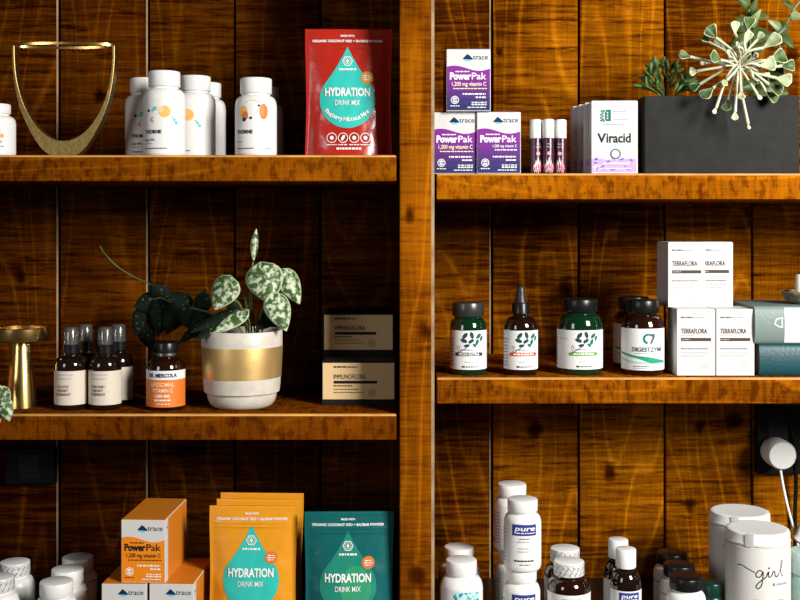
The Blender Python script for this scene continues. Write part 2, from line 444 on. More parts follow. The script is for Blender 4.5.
dup(t1, 'white capsule bottle almost hidden at the back right of the dotted group', (X(206.5, .19), .19, Z_UL), -.7, g)
t2 = thorne('lone white capsule bottle with two orange blobs, left of the red pouch', (X(256, .055), .055, Z_UL), -.12, A2, .1135)
dup(t2, 'white capsule bottle hidden behind the one with two orange blobs', (X(264, .165), .165, Z_UL), -.6, g)
bt = bottle('supplement_bottle', 'small white bottle with gold print at the left end of the upper shelf', 'bottle', (X(-4, .05), .05, Z_UL), 0, .0275, .076, .0205, .014, WHITE, CAPW, sh=.010)
a = Art(); a.rect(-34, 0, 34, 30, PAPER, 0)
for (x, y, r) in ((9, 22, 2), (12, 17, 2.4), (7, 14, 2.5), (11, 11, 1.6), (3, 19, 3), (-6, 16, 4)): a.disc(x, y, r, mat('gold_ink', (.60, .36, .12), .5, spec=.15), 1)
a.dashes(2, 14, 6, 1, GREY, 2)
a.obj('label', cyl(.0277, .005), bt, su=4)

# --- drink mix pouches
def pouch_surf(W, H, t0, side):
    # side -1 front, +1 back; base spans depth t0, flat at the top seam
    def f(u, v, o):
        s = max(0.0, min(1.0, v / H)); q = max(-1, min(1, u / (W / 2)))
        th = t0 * (1 - s) ** .75 * (1 - s * .1) + .0016
        edge = max(0.0, 1 - (abs(q) / .93) ** 3.0)
        fold = .0008 * math.sin(6 * q + 7 * s) * (1 - s) * math.sin(PI * min(1, s * 1.3)) + .00025 * math.sin(19 * q - 17 * s) * math.sin(PI * s) + .0012 * math.sin(31 * s + 6 * q) * (1 - s) * abs(q)
        zip_ = .0017 * math.exp(-((s - .872) / .008) ** 2) + .0013 * math.exp(-((s - .845) / .008) ** 2) + .0008 * math.exp(-((s - .985) / .008) ** 2)
        pin = 1 - .03 * math.sin(PI * min(1, s / .85)) 
        y = t0 * .5 * s * .55 + side * (th * .5 * edge + .0006 + o + (fold + zip_) * edge)
        return Vector((u * pin, y, v))
    return f
def pouch(label, loc, rz, foil, art, group=None):
    W, H, t0 = .1262, .187, .038
    root = thing('drink_mix_pouch', label, 'pouch', loc, rz, group)
    bm = bmesh.new(); nu, nv = 40, 96
    grids = []; nv = 96
    for side in (-1, 1):
        fn = pouch_surf(W, H, t0, side)
        grids.append([[bm.verts.new(fn(-W / 2 + W * i / nu, H * j / nv, 0)) for i in range(nu + 1)] for j in range(nv + 1)])
    for gi, gr in enumerate(grids):
        for j in range(nv):
            for i in range(nu):
                q = [gr[j][i], gr[j][i + 1], gr[j + 1][i + 1], gr[j + 1][i]]
                bm.faces.new(q if gi == 0 else q[::-1])
    a_, b_ = grids
    for i in range(nu):
        bm.faces.new([a_[0][i + 1], a_[0][i], b_[0][i], b_[0][i + 1]]); bm.faces.new([a_[nv][i], a_[nv][i + 1], b_[nv][i + 1], b_[nv][i]])
    for j in range(nv):
        bm.faces.new([a_[j][0], a_[j + 1][0], b_[j + 1][0], b_[j][0]]); bm.faces.new([a_[j + 1][nu], a_[j][nu], b_[j][nu], b_[j + 1][nu]])
    bmesh.ops.recalc_face_normals(bm, faces=bm.faces)
    obj('pouch_body', bm, foil, root, 50)
    if art:
        art.obj('front_print', pouch_surf(W, H, t0, -1), root, su=3, sv=1.5, smooth=50, ls=.0005)
    return root
def pouch_art(drop, badge, flavour=None, tone=None):
    a = Art()
    pts = []
    cx, cy, r, tip = -1, 58, 29.0, 113
    al = math.acos(r / (tip - cy))
    n = 40
    a0 = PI / 2 - al
    side = []
    for i in range(n + 1):
        ang = a0 - (2 * PI - 2 * al) * i / n
        side.append((cx + r * math.cos(ang), cy + r * math.sin(ang)))
    # slightly concave shoulders up to the tip
    def shoulder(p, q):
        return [(p[0] + (q[0] - p[0]) * t + (-1 if p[0] + q[0] > 2 * cx else 1) * math.sin(PI * t) * 1.8, p[1] + (q[1] - p[1]) * t) for t in (.25, .5, .75)]
    top = (cx, tip)
    a.poly([top] + shoulder(top, side[0]) + side + shoulder(side[-1], top), drop, 1)
    if tone:
        a.disc(cx + 8, cy - 2, 16, tone, 2, 22)
    a.ring(cx, 98, 5.5, .9, INKW, 3, n=6); a.ring(cx, 98, 3.6, .5, INKW, 3, n=6); a.disc(cx, 98, 1.3, INKW, 3, 1.8)
    a.dashes(-10, 8, 88.5, 1.9, INKW, 4, 3)
    a.text('HYDRATION', -1, 62, 8.2, INKW, w=47, align='c', bold=.02)
    a.text('DRINK MIX', -1, 52.5, 5.2, INKW, w=26, align='c', bold=-.008)
    if flavour: a.arc_text(flavour, cx, cy + 11, 33, 4.4, INKW, PI * 1.26, PI * 1.74, bold=.0)
    a.disc(19.5, 81, 6.5, badge, 2); a.dashes(16, 23, 82.6, .9, INKW, 5, 3); a.dashes(15.5, 23.5, 80.4, .9, INKW, 6, 3); a.dashes(16.5, 22.5, 78.2, .9, INKW, 7, 3)
    a.text('MADE WITH', -1, 123.5, 1.9, INKW, w=14, align='c', bold=.02)
    a.text('ORGANIC COCONUT H2O + BAOBAB POWDER', -1, 117.8, 2.5, INKW, w=72, align='c', bold=.02)
    for k, x in enumerate((-17, -5.5, 6, 17.5)):
        a.ring(x, 19, 5.2, .7, INKW, 3)
        a.disc(x, 19, 2.0 if k != 1 else 1.4, INKW, 3, 2.0 if k != 1 else 3.2, rot=-.5)
        a.dashes(x - 5, x + 5, 11.5, .9, INKW, k)
    a.dashes(-12, 13, 7, 2.0, INKW, 8)
    return a
def foil(n, c, c2=None): return mat(n, c, .26, bump=.5, bscale=26, coat=.2)
DROP1 = mat('turquoise_ink', (.03, .42, .36), .35, spec=.15)
DROP2 = mat('sea_green_ink', (.015, .20, .14), .35, spec=.15)
pouch('red foil drink pouch with a turquoise drop, standing on the upper left shelf', (X(348.5, .055), .055, Z_UL), .03, foil('red_foil', (.36, .016, .008)),
      pouch_art(DROP1, mat('marigold_ink', (.55, .24, .03), .45, spec=.15), 'Raspberry Hibiscus Mint'))
OF = foil('mango_orange_foil', (.64, .255, .012))
p1 = pouch('front orange foil drink pouch with a turquoise drop, on the bottom left row', (X(252.5, .03), .03, Z_B), -.02, OF, pouch_art(DROP1, RUST, None), 'orange drink pouches')
po = dup(p1, 'orange foil drink pouch standing second, right behind the front orange pouch', (X(258, .07), .074, Z_B), -.04, 'orange drink pouches')
po2 = dup(p1, 'orange foil drink pouch standing last, rearmost behind the two other orange pouches', (X(260.5, .11), .117, Z_B), -.05, 'orange drink pouches')
tp = pouch('teal foil drink pouch with a green drop beside the orange pouches', (X(349, .012), .012, Z_B), .02, foil('teal_foil', (.004, .095, .095)), pouch_art(DROP2, RUST, None, mat('leaf_green_ink', (.03, .26, .13), .35, spec=.15)))

for q, zsc in ((tp, .955), (p1, .975), (po, .97), (po2, .965)): q.scale = (1, 1, zsc)
# --- cartons
def carton(name, label, cat, loc, rz, w, d, h, stock, art=None, side=None, top=None, group=None, fn=None):
    root = thing(name, label, cat, loc, rz, group)
    bm = bmesh.new(); add_box(bm, -w / 2, w / 2, 0, d, 0, h, bevel=.0006, seg=1)
    mats = [stock]
    if art:
        join_art(bm, art, flat(0.0), len(mats)); mats += art.mats
    if side:
        b = len(mats); join_art(bm, side, lambda u, v, o: Vector((w / 2 + o, d / 2 + u, v)), b); mats += side.mats
        b = len(mats); join_art(bm, side, lambda u, v, o: Vector((-w / 2 - o, d / 2 - u, v)), b); mats += side.mats
    obj('carton_body', bm, mats, root)
    bm = bmesh.new(); add_box(bm, -w / 2 + .0012, w / 2 - .0012, .0004, d - .001, h + .0001, h + .0007)
    obj('tuck_flap', bm, [top or stock], root)
    return root
def wave(x): return 42.5 + 2.6 * math.sin((x + 22) / 44 * 2 * PI * .9 + .55)
PW, PH, PD = 43.8, 61.4, .125
def powerpak_art(cols, t1c, t2c, dark, small=False):
    a = Art(); hw = PW / 2 - .6
    a.rect(-hw, .4, hw, PH - .4, CARD, 0)
    n = len(cols); xs = [-hw + 2 * hw * i / 14 for i in range(15)]
    ys = [.8 + (38 - .8) * k / n for k in range(n + 1)]
    for k in range(n):
        if k < n - 1: a.rect(-hw, ys[k], hw, ys[k + 1], cols[k], 1)
        else: a.raw([(x, ys[k]) for x in xs] + [(x, wave(x)) for x in xs], [(i, i + 1, i + 16, i + 15) for i in range(14)], cols[k], 1)
    a.poly([(-6, 51.6), (-1.2, 56.6), (1, 55.2), (4, 52.2), (4.4, 51)], DNAVY, 2); a.poly([(-5, 51.4), (3.6, 51), (1, 49.4), (-2.4, 49.6)], SKYI, 2)
    a.text('trace', 4.4, 51.2, 5.0, TRACE, w=15.0, bold=-.006)
    a.dashes(-13, 1, 38.6, 1.1, t1c, 1)
    a.text('Power', -18.5, 31.5, 6.6, t1c, w=21, bold=.035); a.text('Pak', 3.2, 31.5, 6.6, t1c, w=14.5)
    if small:
        a.text('1,200 mg vitamin C', 18, 26.4, 2.6, t2c, w=24, align='r'); a.dashes(-4, 18, 23.2, 1.1, t2c, 2)
    else:
        a.text('1,200 mg vitamin C', -16.5, 25.0, 4.0, t2c, w=34); a.dashes(-15, 18, 21.8, 1.0, t2c, 2)
    a.dashes(-6, 17, 16.2, 1.5, INKW, 3); a.dashes(7, 17, 12.9, 1.4, INKW, 4)
    a.disc(-13.5, 11, 4.0, INKW, 2); a.ring(-13.5, 11, 3.2, .7, cols[0] if not dark else cols[1], 3); a.dashes(-16, -11, 10.4, 1.1, cols[1], 5, 4)
    a.dashes(-18, -9, 4.6, 1.0, t2c, 6); a.dashes(3, 18, 8.2, .9, INKW, 7); a.dashes(3, 18, 5.8, 1.4, INKW, 8); a.dashes(-1, 18, 3.2, .9, INKW, 9)
    return a
def lerp(a, b, t): return tuple(p + (q - p) * t for p, q in zip(a, b))
PUR = [mat('violet_ink_%s' % n, lerp((.022, .030, .115), (.20, .022, .25), t ** 1.3), .4, spec=.15) for n, t in (('deep', 0), ('dusk', .2), ('mid', .4), ('warm', .6), ('plum', .8), ('bright', 1))]
ORG = [mat('tangerine_ink', (.74, .215, .010), .4, spec=.15)] * 2
LY = mat('pale_yellow_ink', (.82, .70, .45), .45, spec=.15)
ppart, ppart2 = powerpak_art(PUR, INKW, LY, False), powerpak_art(PUR, INKW, INKW, False, True)
pw, ph = PW * U, PH * U
VST = mat('violet_card', (.06, .02, .13), .4)
def ppside(c):
    a = Art(); hd = PD / U / 2
    a.rect(-hd + 11, .5, hd - .6, PH - .5, c, 0)
    a.poly([(-hd + 4, 52), (-hd + 6, 55), (-hd + 8, 52)], DNAVY, 1)
    return a
gp = 'purple vitamin boxes'
k1 = carton('vitamin_box', 'purple and white vitamin drink box at bottom left of the purple stack, against the post', 'box', (X(455, .02), .02, Z_UR), -.01, pw, PD, ph, CARD, ppart, ppside(VST), VST, gp)
k2 = carton('vitamin_box', 'purple and white vitamin drink box at bottom right of the purple stack', 'box', (X(498.8, .016), .016, Z_UR), .01, pw, PD, ph, CARD, ppart2, ppside(VST), VST, gp)
dup(k1, 'purple and white vitamin drink box on top of the purple stack', (X(468.5, .01), .010, Z_UR + ph + .0008), .0, gp)
OST = mat('orange_card', (.62, .19, .012), .4)
oart = powerpak_art(ORG, BLACK, BLACK, True)
go = 'orange vitamin boxes'
k3 = carton('vitamin_box', 'orange and white vitamin drink box on top of the orange stack', 'box', (X(143.2, -.013), -.013, Z_B + ph + .0008), -.05, pw, PD, ph, CARD, oart, ppside(OST), OST, go)
dup(k3, 'orange and white vitamin drink box at bottom left of the orange stack', (X(123.8, -.016), -.016, Z_B), -.04, go)
dup(k3, 'orange and white vitamin drink box at bottom right of the orange stack', (X(171.5, -.016), -.016, Z_B), -.05, go)

# Viracid boxes
a = Art(); vw, vh = 46.0, 72.0
a.rect(-vw / 2 + .4, .4, vw / 2 - .4, vh - .4, CARD, 0)
GRN = mat('pine_green_ink', (.0, .13, .09), .45, spec=.15)
a.poly([(-8, 52), (-3.6, 52), (-3.6, 63.5), (-8, 63.5), (-9.5, 61), (-9.5, 54)], GRN, 1)
for (x, y) in ((-11.5, 54), (-11.5, 57), (-11.5, 60), (-13.3, 55.5), (-13.3, 58.5), (-10.5, 62.3), (-12.6, 62), (-10.6, 52.4), (-13.2, 52.7)): a.disc(x, y, 1.05, GRN, 2, n=10)
for (x, y) in ((-7, 60.5), (-7, 57.7), (-7, 55)): a.disc(x, y, .9, CARD, 2, n=10)
a.dashes(-1.5, 11, 61, 1.0, PALE, 1); a.dashes(-1.5, 13, 56.8, 1.2, mat('faint_ink', (.45, .47, .47)), 2); a.dashes(-1.5, 12, 53, 1.0, PALE, 3); a.dashes(-11, 9, 48.4, 1.0, PALE, 4)
a.text('V', -17, 31, 9.0, BLACK, w=8.8, bold=.012); a.text('iracid', -7.9, 31, 9.2, BLACK, w=24, bold=.012)
LIL = mat('lilac_ink', (.42, .30, .60), .5, spec=.15); DLIL = mat('violet_splash_ink', (.22, .10, .42), .5, spec=.15)
a.rect(-vw / 2 + .4, 1.2, vw / 2 - 1.5, 15, LIL, 1)
r2 = random.Random(4)
for i in range(46): a.disc(r2.uniform(-20, 19), r2.uniform(3, 15.5), r2.uniform(.6, 2.6), (DLIL, CARD, LIL)[i % 3], 2, r2.uniform(.4, 1.3), 10, r2.uniform(-.4, .4))
a.ring(1, 19.5, 5.2, 1.3, TRACE, 4, a0=0, a1=2 * PI); a.disc(1, 19.5, 3.9, CARD, 3)
a.dashes(-14, 17, 4.5, 1.1, INKW, 5); a.dashes(-12, 15, 9.5, 1.2, INKW, 6)
gv = 'white cold-relief boxes beside the planter'
v1 = carton('supplement_box', 'front white box with violet splash and black lettering, beside the dark planter', 'box', (X(614.5, .012), .012, Z_UR), -.03, vw * U, .023, vh * U, CARD, a, None, CARD, gv)
for k, lab in enumerate(('second from the front', 'third from the front', 'rearmost')):
    dup(v1, 'white violet-splash box in the row beside the planter, %s' % lab, (X(614.5, .012) - .0048 * (k + 1), .0375 + .0255 * k, Z_UR), -.03 + .012 * (k + 1), gv)

# Terraflora cartons
def probiotic_art(name, w, h, lw, bar, ink, c, scale):
    a = Art()
    a.rect(-w / 2 + .4, .4, w / 2 - .4, h - .4, c, 0)
    return a
BRN = mat('dark_umber_ink', (.065, .040, .025), .5, spec=.15)
tw, th_, td = 38.2, 66.0, .062
a = Art(); a.rect(-tw / 2 + .3, .3, tw / 2 - .3, th_ - .3, CARD, 0)
a.dashes(-15, -4, 57.5, 1.5, GREY, 1); a.dashes(-4, 8, 57.5, 1.2, PALE, 2)
a.text('TERRAFLORA', -15, 42.3, 4.8, BRN, w=26, bold=.004)
a.dashes(-15, -2, 39.6, .8, PALE, 9)
a.rect(-15, 34.5, 15, 37.8, BRN, 1); a.dashes(-14, -6, 35.7, .9, PALE, 3)
a.dashes(-15, 12, 26.5, 1.0, GREY, 3); a.dashes(-15, 13, 22.5, .8, PALE, 4); a.dashes(-15, 8, 19.5, .8, PALE, 5)
FNT = mat('watermark_ink', (.48, .46, .43), .5, spec=.15)
a.ring(9, 9.5, 5.6, .8, FNT, 1, n=6); a.disc(9, 9.5, 3.4, FNT, 1, n=6)
gt = 'white probiotic boxes by the books'
q1 = carton('probiotic_box', 'white probiotic box at bottom left of the white stack, beside the amber bottle', 'box', (X(696, .02), .02, Z_MR), -.02, tw * U, td, th_ * U, CARD, a, None, None, gt)
dup(q1, 'white probiotic box at bottom right of the white stack, touching the books', (X(735.3, .02), .02, Z_MR), .0, gt)
dup(q1, 'white probiotic box on the left of the upper layer of the white stack', (X(686.6, .055), .055, Z_MR + th_ * U + .0008), .03, gt)
UPR = dup(q1, 'white probiotic box on the right of the upper layer, half tucked behind its neighbour', (X(714.4, .066), .066, Z_MR + th_ * U + .0008), 0, gt)
# Immunoflora cartons
iw, ih, idp = 76.5, 45.0, .125
KST = mat('black_card', (.005, .005, .005), .6, spec=.2); TAN = mat('kraft_tan_ink', (.62, .43, .22), .55, spec=.15)
a = Art(); a.rect(-iw / 2 + 1.0, 6.0, iw / 2 - 1.6, 43.6, TAN, 0)
a.dashes(-26, -14, 38.8, 1.5, BLACK, 1); a.dashes(-14, -1, 38.8, 1.2, BRN, 2)
a.text('IMMUNOFLORA', -26, 27.0, 5.0, BLACK, w=33, bold=-.012)
a.rect(-26, 22.2, 19, 25.2, BLACK, 1); a.dashes(-26, -6, 19.4, 1.2, BLACK, 3)
a.dashes(-26, 0, 16, .8, BRN, 4); a.dashes(-26, 6, 12.8, .8, BRN, 5)
LT = mat('brown_watermark_ink', (.33, .20, .08), .5, spec=.15)
a.ring(14, 13, 4.6, .9, LT, 1, n=6); a.ring(14, 13, 2.8, .7, LT, 1, n=6); a.disc(14, 13, 1.2, LT, 1, n=6)
i1 = carton('probiotic_box', 'lower black box with tan label in the stack beside the gold-banded pot', 'box', (X(358.8, .08), .08, Z_ML), .005, iw * U, idp, ih * U, KST, a, None, None, 'black and tan boxes')
dup(i1, 'upper black box with tan label, on top of its twin near the post', (X(358.7, .155), .155, Z_ML + ih * U + .0008), -.006, 'black and tan boxes')

# --- lip balm sized tubes
def tube(label, loc, rz):
    root = thing('supplement_tube', label, 'tube', loc, rz, 'plum tubes with white caps')
    lathe_obj('tube_body', [(0, 0), (.0070, 0), (.0081, .0012), (.0082, .05), (.007, .0505), (.007, .053), (0, .053)], mat('plum_plastic', (.045, .006, .022), .3, coat=.3), root, seg=28)
    lathe_obj('cap', prof_cap(.0083, .027, .0508), CAPW, root, seg=28)
    a = Art(); PK = mat('pink_ink', (.78, .30, .36), .45, spec=.15); DP = mat('rose_ink', (.50, .05, .12), .45, spec=.15)
    for k, (x, h, w) in enumerate(((-3.4, 9, 1.5), (3.4, 9, 1.5), (-1.9, 13, 1.5), (1.9, 13, 1.5), (0, 16, 1.6))):
        a.poly([(x * 1.0, 1), (x - w, 1 + h * .45), (x * 1.15, 1 + h), (x + w, 1 + h * .45)], PK if k % 2 else INKW, 2); a.poly([(x, 2), (x - w * .5, 1 + h * .4), (x * 1.1, h * .8), (x + w * .5, 1 + h * .4)], DP, 3)
    a.disc(0, 20, 2.0, PK, 2, 1.8); a.dashes(-2.5, 2.5, 26, 1, PALE, 1); a.dashes(-2, 2, 29, .8, PALE, 2)
    a.obj('label', cyl(.0083, .0005), root, su=1.2)
    return root
tb = tube('front left plum tube with white cap and pink lotus print', (X(535.8, .030), .030, Z_UR), .3)
for lab, px, d, rz in (('front middle plum tube with white cap, between two others', 548.4, .024, 0), ('front right plum tube with white cap, nearest the white boxes', 560.6, .030, -.3),
                   ('back left plum tube with white cap, behind the front ones', 542.5, .05, .1), ('back right plum tube with white cap, behind the front ones', 555.5, .05, -.1)):
    dup(tb, lab, (X(px, d), d, Z_UR), rz, 'plum tubes with white caps')

# --- spray bottles
def spray(label, loc, rz, first):
    R, zs = .0232, .062
    root = thing('spray_bottle', label, 'bottle', loc, rz, 'dark spray bottles with clear caps')
    lathe_obj('bottle_body', prof_bottle(R, zs, .015, .0105, .080), DARKG, root)
    lathe_obj('pump_collar', [(0, .0802), (.0118, .0802), (.0118, .0918), (.0100, .0925), (0, .0925)], CAPB, root, seg=60, ridge=.0005, ridge_z=(.0805, .091))
    lathe_obj('spray_head', [(0, .0926), (.0062, .0926), (.0058, .103), (.0066, .104), (.0066, .112), (.0055, .1135), (0, .1135)], mat('grey_pump', (.02, .02, .02), .4), root, seg=24)
    lathe_obj('clear_cap', [(.0112, .0926), (.0113, .0930), (.0104, .1160), (.0090, .1178), (0, .1180), (0, .1172), (.0087, .1170), (.0097, .1155), (.0106, .0930), (.0112, .0926)], CLEAR, root, seg=36)
    a = Art(); a.rect(-25, 0, 25, 34, CREAM, 0)
    TX = mat('taupe_ink', (.20, .16, .12), .5, spec=.15)
    a.dashes(-12, 4, 26, .9, PALE, 2); a.dashes(-12, 6, 30, .8, PALE, 4)
    for k, wd in enumerate((first, 'INJURY', 'LINIMENT')): a.text(wd, -4.5, 17.3 - 3.9 * k, 2.5, TX, w=(12, 12, 16)[k] + (3 if first == 'CHRONIC' and k == 0 else 0), align='c', bold=.015)
    a.obj('label', cyl(R + .0002, .008), root, su=3)
    return root
s1 = spray('front left dark spray bottle with clear cap and cream label, second from brass stand', (X(71, .05), .05, Z_ML), .05, 'ACUTE')
s2 = spray('front right dark spray bottle with clear cap and cream label, lettering centred on three lines', (X(105.3, .05), .05, Z_ML), .05, 'CHRONIC')
s1['label'] = 'front left dark spray bottle with clear cap and cream label, nearest the brass stand'
dup(s1, 'dark spray bottle with clear cap standing behind and between the two front ones', (X(85.5, .095), .095, Z_ML), .3, 'dark spray bottles with clear caps')
dup(s2, 'dark spray bottle with clear cap at the back right, cream label half hidden', (X(118.5, .095), .095, Z_ML), -.15, 'dark spray bottles with clear caps')

# --- orange-labelled vitamin bottle
b = bottle('vitamin_bottle', 'amber glass bottle with orange label and dark cap, left of the gold-banded pot', 'bottle', (X(166.7, .055), .05, Z_ML), 0, .0278, .0955, .0172, .0185, AMBER, CAPB, sh=.017, neck=.0155)
lathe_obj('cap_rim', [(.0172, .0770), (.0178, .0772), (.0178, .0810), (.0172, .0813)], CHROME, part(b, 'cap'))
a = Art(); OL = mat('burnt_orange_label', (.66, .16, .015), .45)
a.rect(-30, 0, 30, 27.5, OL, 0); a.rect(-30, 27.5, 30, 36.5, PAPER, 0); a.text('DR. MERCOLA', 0, 30, 3.8, DNAVY, w=30, align='c', bold=.02)
PC = mat('pale_peach_ink', (.85, .62, .42), .45, spec=.15)
a.text('LIPOSOMAL', 0, 20.8, 4.0, PC, w=24, align='c'); a.text('VITAMIN C', 0, 14.8, 4.0, PC, w=21, align='c'); a.text('1,000 MG', 0, 10, 2.6, INKW, w=15, align='c', bold=.02)
a.dashes(-8, 9, 6.3, 1.6, INKW, 1); a.dashes(-6, 8, 2.8, 1.0, PC, 2)
a.obj('label', cyl(.028, .0055), b, su=3)

# --- herb bottles, middle right shelf
def herb_art(band, pill, seed, wide=0):
    a = Art(); a.rect(-30 - wide, 0, 30 + wide, 39, PAPER, 0)
    LG = mat('leaf_dark_ink', (.012, .05, .045), .5, spec=.15); LT_ = mat('leaf_teal_ink', (.01, .12, .10), .5, spec=.15)
    for (x, y, rot, m_, k) in ((-6, 34, .9, LG, 1), (0, 34.5, 1.9, LG, 1), (6.5, 33.5, .7, LT_, 1), (-7, 29, -.4, LG, 1), (-.5, 28.5, .5, LG, .9), (5, 27.5, 1.2, LT_, .9), (-4.5, 24, .1, LG, .8), (2.5, 24.3, 2.4, LT_, .7), (9.5, 31, 1.1, LT_, .8)):
        a.disc(x * 1.12 + 2, y, 3.5 * k, m_, 2, 1.9 * k, 14, rot)
    a.stroke([(3, 32), (0, 26), (-4, 21.5), (-9, 18.5), (-13, 15)], .7, LG, 2)
    a.stroke([(-13, 21), (-12, 24), (-10, 23), (-12, 18), (-9, 17)], .5, GREY, 2); a.dashes(-9, 3, 19.4, .8, GREY, seed)
    a.rect(-13 if pill is None else -14, 13.6, 12.5, 17.2, band, 2); a.disc(-14, 15.4, 1.8, band, 2); a.disc(12.5, 15.4, 1.8, band, 2)
    if pill: a.text(pill, -.5, 14.2, 2.5, INKW, w=21, align='c', bold=.015)
    else: a.dashes(-11, 10, 14.6, 1.6, INKW, seed)
    a.arc_text('- - - - - - - -', 0, 22, 12, 1.6, GREY, PI * 1.22, PI * 1.78); a.dashes(-5, 6, 7.4, .8, PALE, seed + 1)
    a.rect(-8, 2.2, -5, 3.8, BLACK, 2); a.dashes(-4, 8, 2.4, 1.1, GREY, seed + 2); a.dashes(-27, -17, 30, .8, PALE, 1)
    for k in range(9): a.dashes(-28 - wide, -18 - wide, 4 + 3.2 * k, .8, GREY, seed + k)
    return a
b = bottle('herbal_bottle', 'small dark green glass jar with grey cap and dark band on label, nearest the post', 'bottle', (X(468.2, .045), .045, Z_MR), .03, .0263, .1025, .0228, .0195, GREENG, mat('gunmetal_cap', (.05, .05, .05), .3, metal=.5), sh=.016, neck=.0195)
herb_art(mat('slate_band_ink', (.03, .05, .055), .5, spec=.15), 'IRON EXTRA', 1).obj('label', cyl(.0265, .0085), b, su=3)
lathe_obj('lid_top', [(0, .1022), (.018, .1022), (.018, .1027), (0, .1027)], CAPB, part(b, 'cap'))
b = thing('dropper_bottle', 'dark dropper bottle with black rubber bulb and red band on label', 'bottle', (X(520.8, .042), .042, Z_MR), .12)
lathe_obj('bottle_body', prof_bottle(.0242, .066, .017, .0115, .0872), DARKG, b)
lathe_obj('cap', [(0, .0874), (.0128, .0874), (.0130, .088), (.0126, .1005), (.0112, .1025), (0, .1025)], CAPB, b, seg=64, ridge=.0006, ridge_z=(.0878, .1007))
lathe_obj('dropper_bulb', [(0, .1026), (.0088, .1026), (.0070, .108), (.0064, .115), (.0062, .120), (.0052, .1245), (.003, .127), (0, .1277)], mat('black_rubber', (.012, .012, .012), .45), b, seg=28)
herb_art(mat('red_band_ink', (.62, .05, .02), .5, spec=.15), None, 5).obj('label', cyl(.0244, .0085), b, su=3)
b = bottle('herbal_bottle', 'wide dark green glass jar with black cap and green band on label', 'bottle', (X(579.8, .05), .05, Z_MR), .05, .0325, .107, .0252, .018, GREENG, CAPB, sh=.020, neck=.022)
herb_art(mat('green_band_ink', (.10, .30, .04), .5, spec=.15), None, 9, 14).obj('label', cyl(.0327, .009), b, su=3)
def digest(label, loc, rz):
    b = bottle('supplement_bottle', label, 'bottle', loc, rz, .0302, .106, .0228, .0185, AMBER, CAPB, sh=.020, neck=.020, group='amber bottles with a green swoosh')
    a = Art(); a.rect(-46, 0, 46, 41.5, PAPER, 0)
    TL = mat('deep_teal_ink', (.0, .17, .13), .45, spec=.15); SLT = mat('slate_ink', (.06, .10, .14), .45, spec=.15)
    a.ring(3, 31.5, 5.4, 2.2, TL, 2, a0=.45 * PI, a1=1.45 * PI); a.poly([(4, 36.5), (9.8, 36.5), (9.8, 33), (6.5, 26.5), (4.5, 26.5), (7.2, 33.6), (4, 34.2)], SLT, 2)
    a.text('DIGESTZYME', 3, 18.8, 4.2, SLT, w=32, align='c', bold=.012); a.dashes(-10, 16, 16.5, .8, PALE, 2)
    gn, gl = mat('swoosh_green_ink', (.015, .27, .15), .45, spec=.15), mat('swoosh_pale_ink', (.32, .60, .45), .45, spec=.15)
    xs = [-30 + 3 * i for i in range(19)]
    a.raw([(x, 13 - .16 * (x + 14) - (2.6 * math.exp(-((x - 6) / 9) ** 2)) * 1.0) for x in xs] + [(x, 15.2 - .16 * (x + 14) + .9 * math.exp(-((x - 4) / 10) ** 2)) for x in xs], [(i, i + 1, i + 20, i + 19) for i in range(18)], gn, 2)
    a.raw([(x, 6 + .012 * (x - 10) ** 2 * .2) for x in xs] + [(x, 8.2 + .012 * (x - 10) ** 2 * .2) for x in xs], [(i, i + 1, i + 20, i + 19) for i in range(18)], gl, 2)
    a.dashes(-12, 4, 3.6, .9, GREY, 3); a.dashes(-12, 2, 1.6, .8, PALE, 4)
    a.obj('label', cyl(.0304, .008), b, su=3)
    return b
dg1 = digest('front amber bottle with black cap and green swoosh label beside the white boxes', (X(642.6, .045), .045, Z_MR), -.08)
dup(dg1, 'amber bottle with green swoosh label half hidden behind its twin', (X(633.5, .118), .118, Z_MR), .2, 'amber bottles with a green swoosh')

# ------------------------------------------------------------------ bottom row bottles
PUREG = 'white bottles with a navy label stacked two high'
def pure(label, loc, rz):
    b = bottle('supplement_bottle', label, 'bottle', loc, rz, .0262, .098, .0214, .0170, WHITE, CAPW, sh=.012, neck=.0185, group=PUREG)
    a = Art(); a.rect(-44, 0, 44, 44, PAPER, 0); PB = mat('pure_navy_ink', (.03, .04, .22), .4, spec=.15)
    a.rect(-12.5, 32, 12.5, 43, PB, 1); a.text('pure', -9.5, 37, 4.6, INKW, w=20, bold=.008, shear=.25); a.dashes(-10, 10.5, 34.2, .9, INKW, 1)
    a.dashes(-5, 6, 28.5, 1.0, GREY, 2); a.dashes(-7, 6, 25.5, 1.0, PALE, 3); a.dashes(-6, 5, 19, 1.0, PALE, 4); a.dashes(-7, 7, 16, .9, PALE, 5); a.dashes(-10, 10, 6.5, 1.6, BLACK, 6); a.dashes(-5, 6, 3, 1, GREY, 7)
    for k in range(10): a.dashes(-36, -22, 5 + 3.4 * k, .9, GREY, k + 20)
    a.obj('label', cyl(.0264, .006), b, su=3)
    return b
pu = pure('front white bottle with navy label, upper of the front stack', (X(522.5, .025), .025, Z_B + .0983), .0)
dup(pu, 'front white bottle carrying another, lower of the front stack', (X(521.5, .025), .025, Z_B), .04, PUREG)
dup(pu, 'white bottle behind and left of the stack front, upper of the rear stack', (X(512.0, .12), .12, Z_B + .0983), .35, PUREG)
dup(pu, 'white bottle behind and left of the stack front, lower of the rear stack', (X(512.5, .12), .12, Z_B), .3, PUREG)

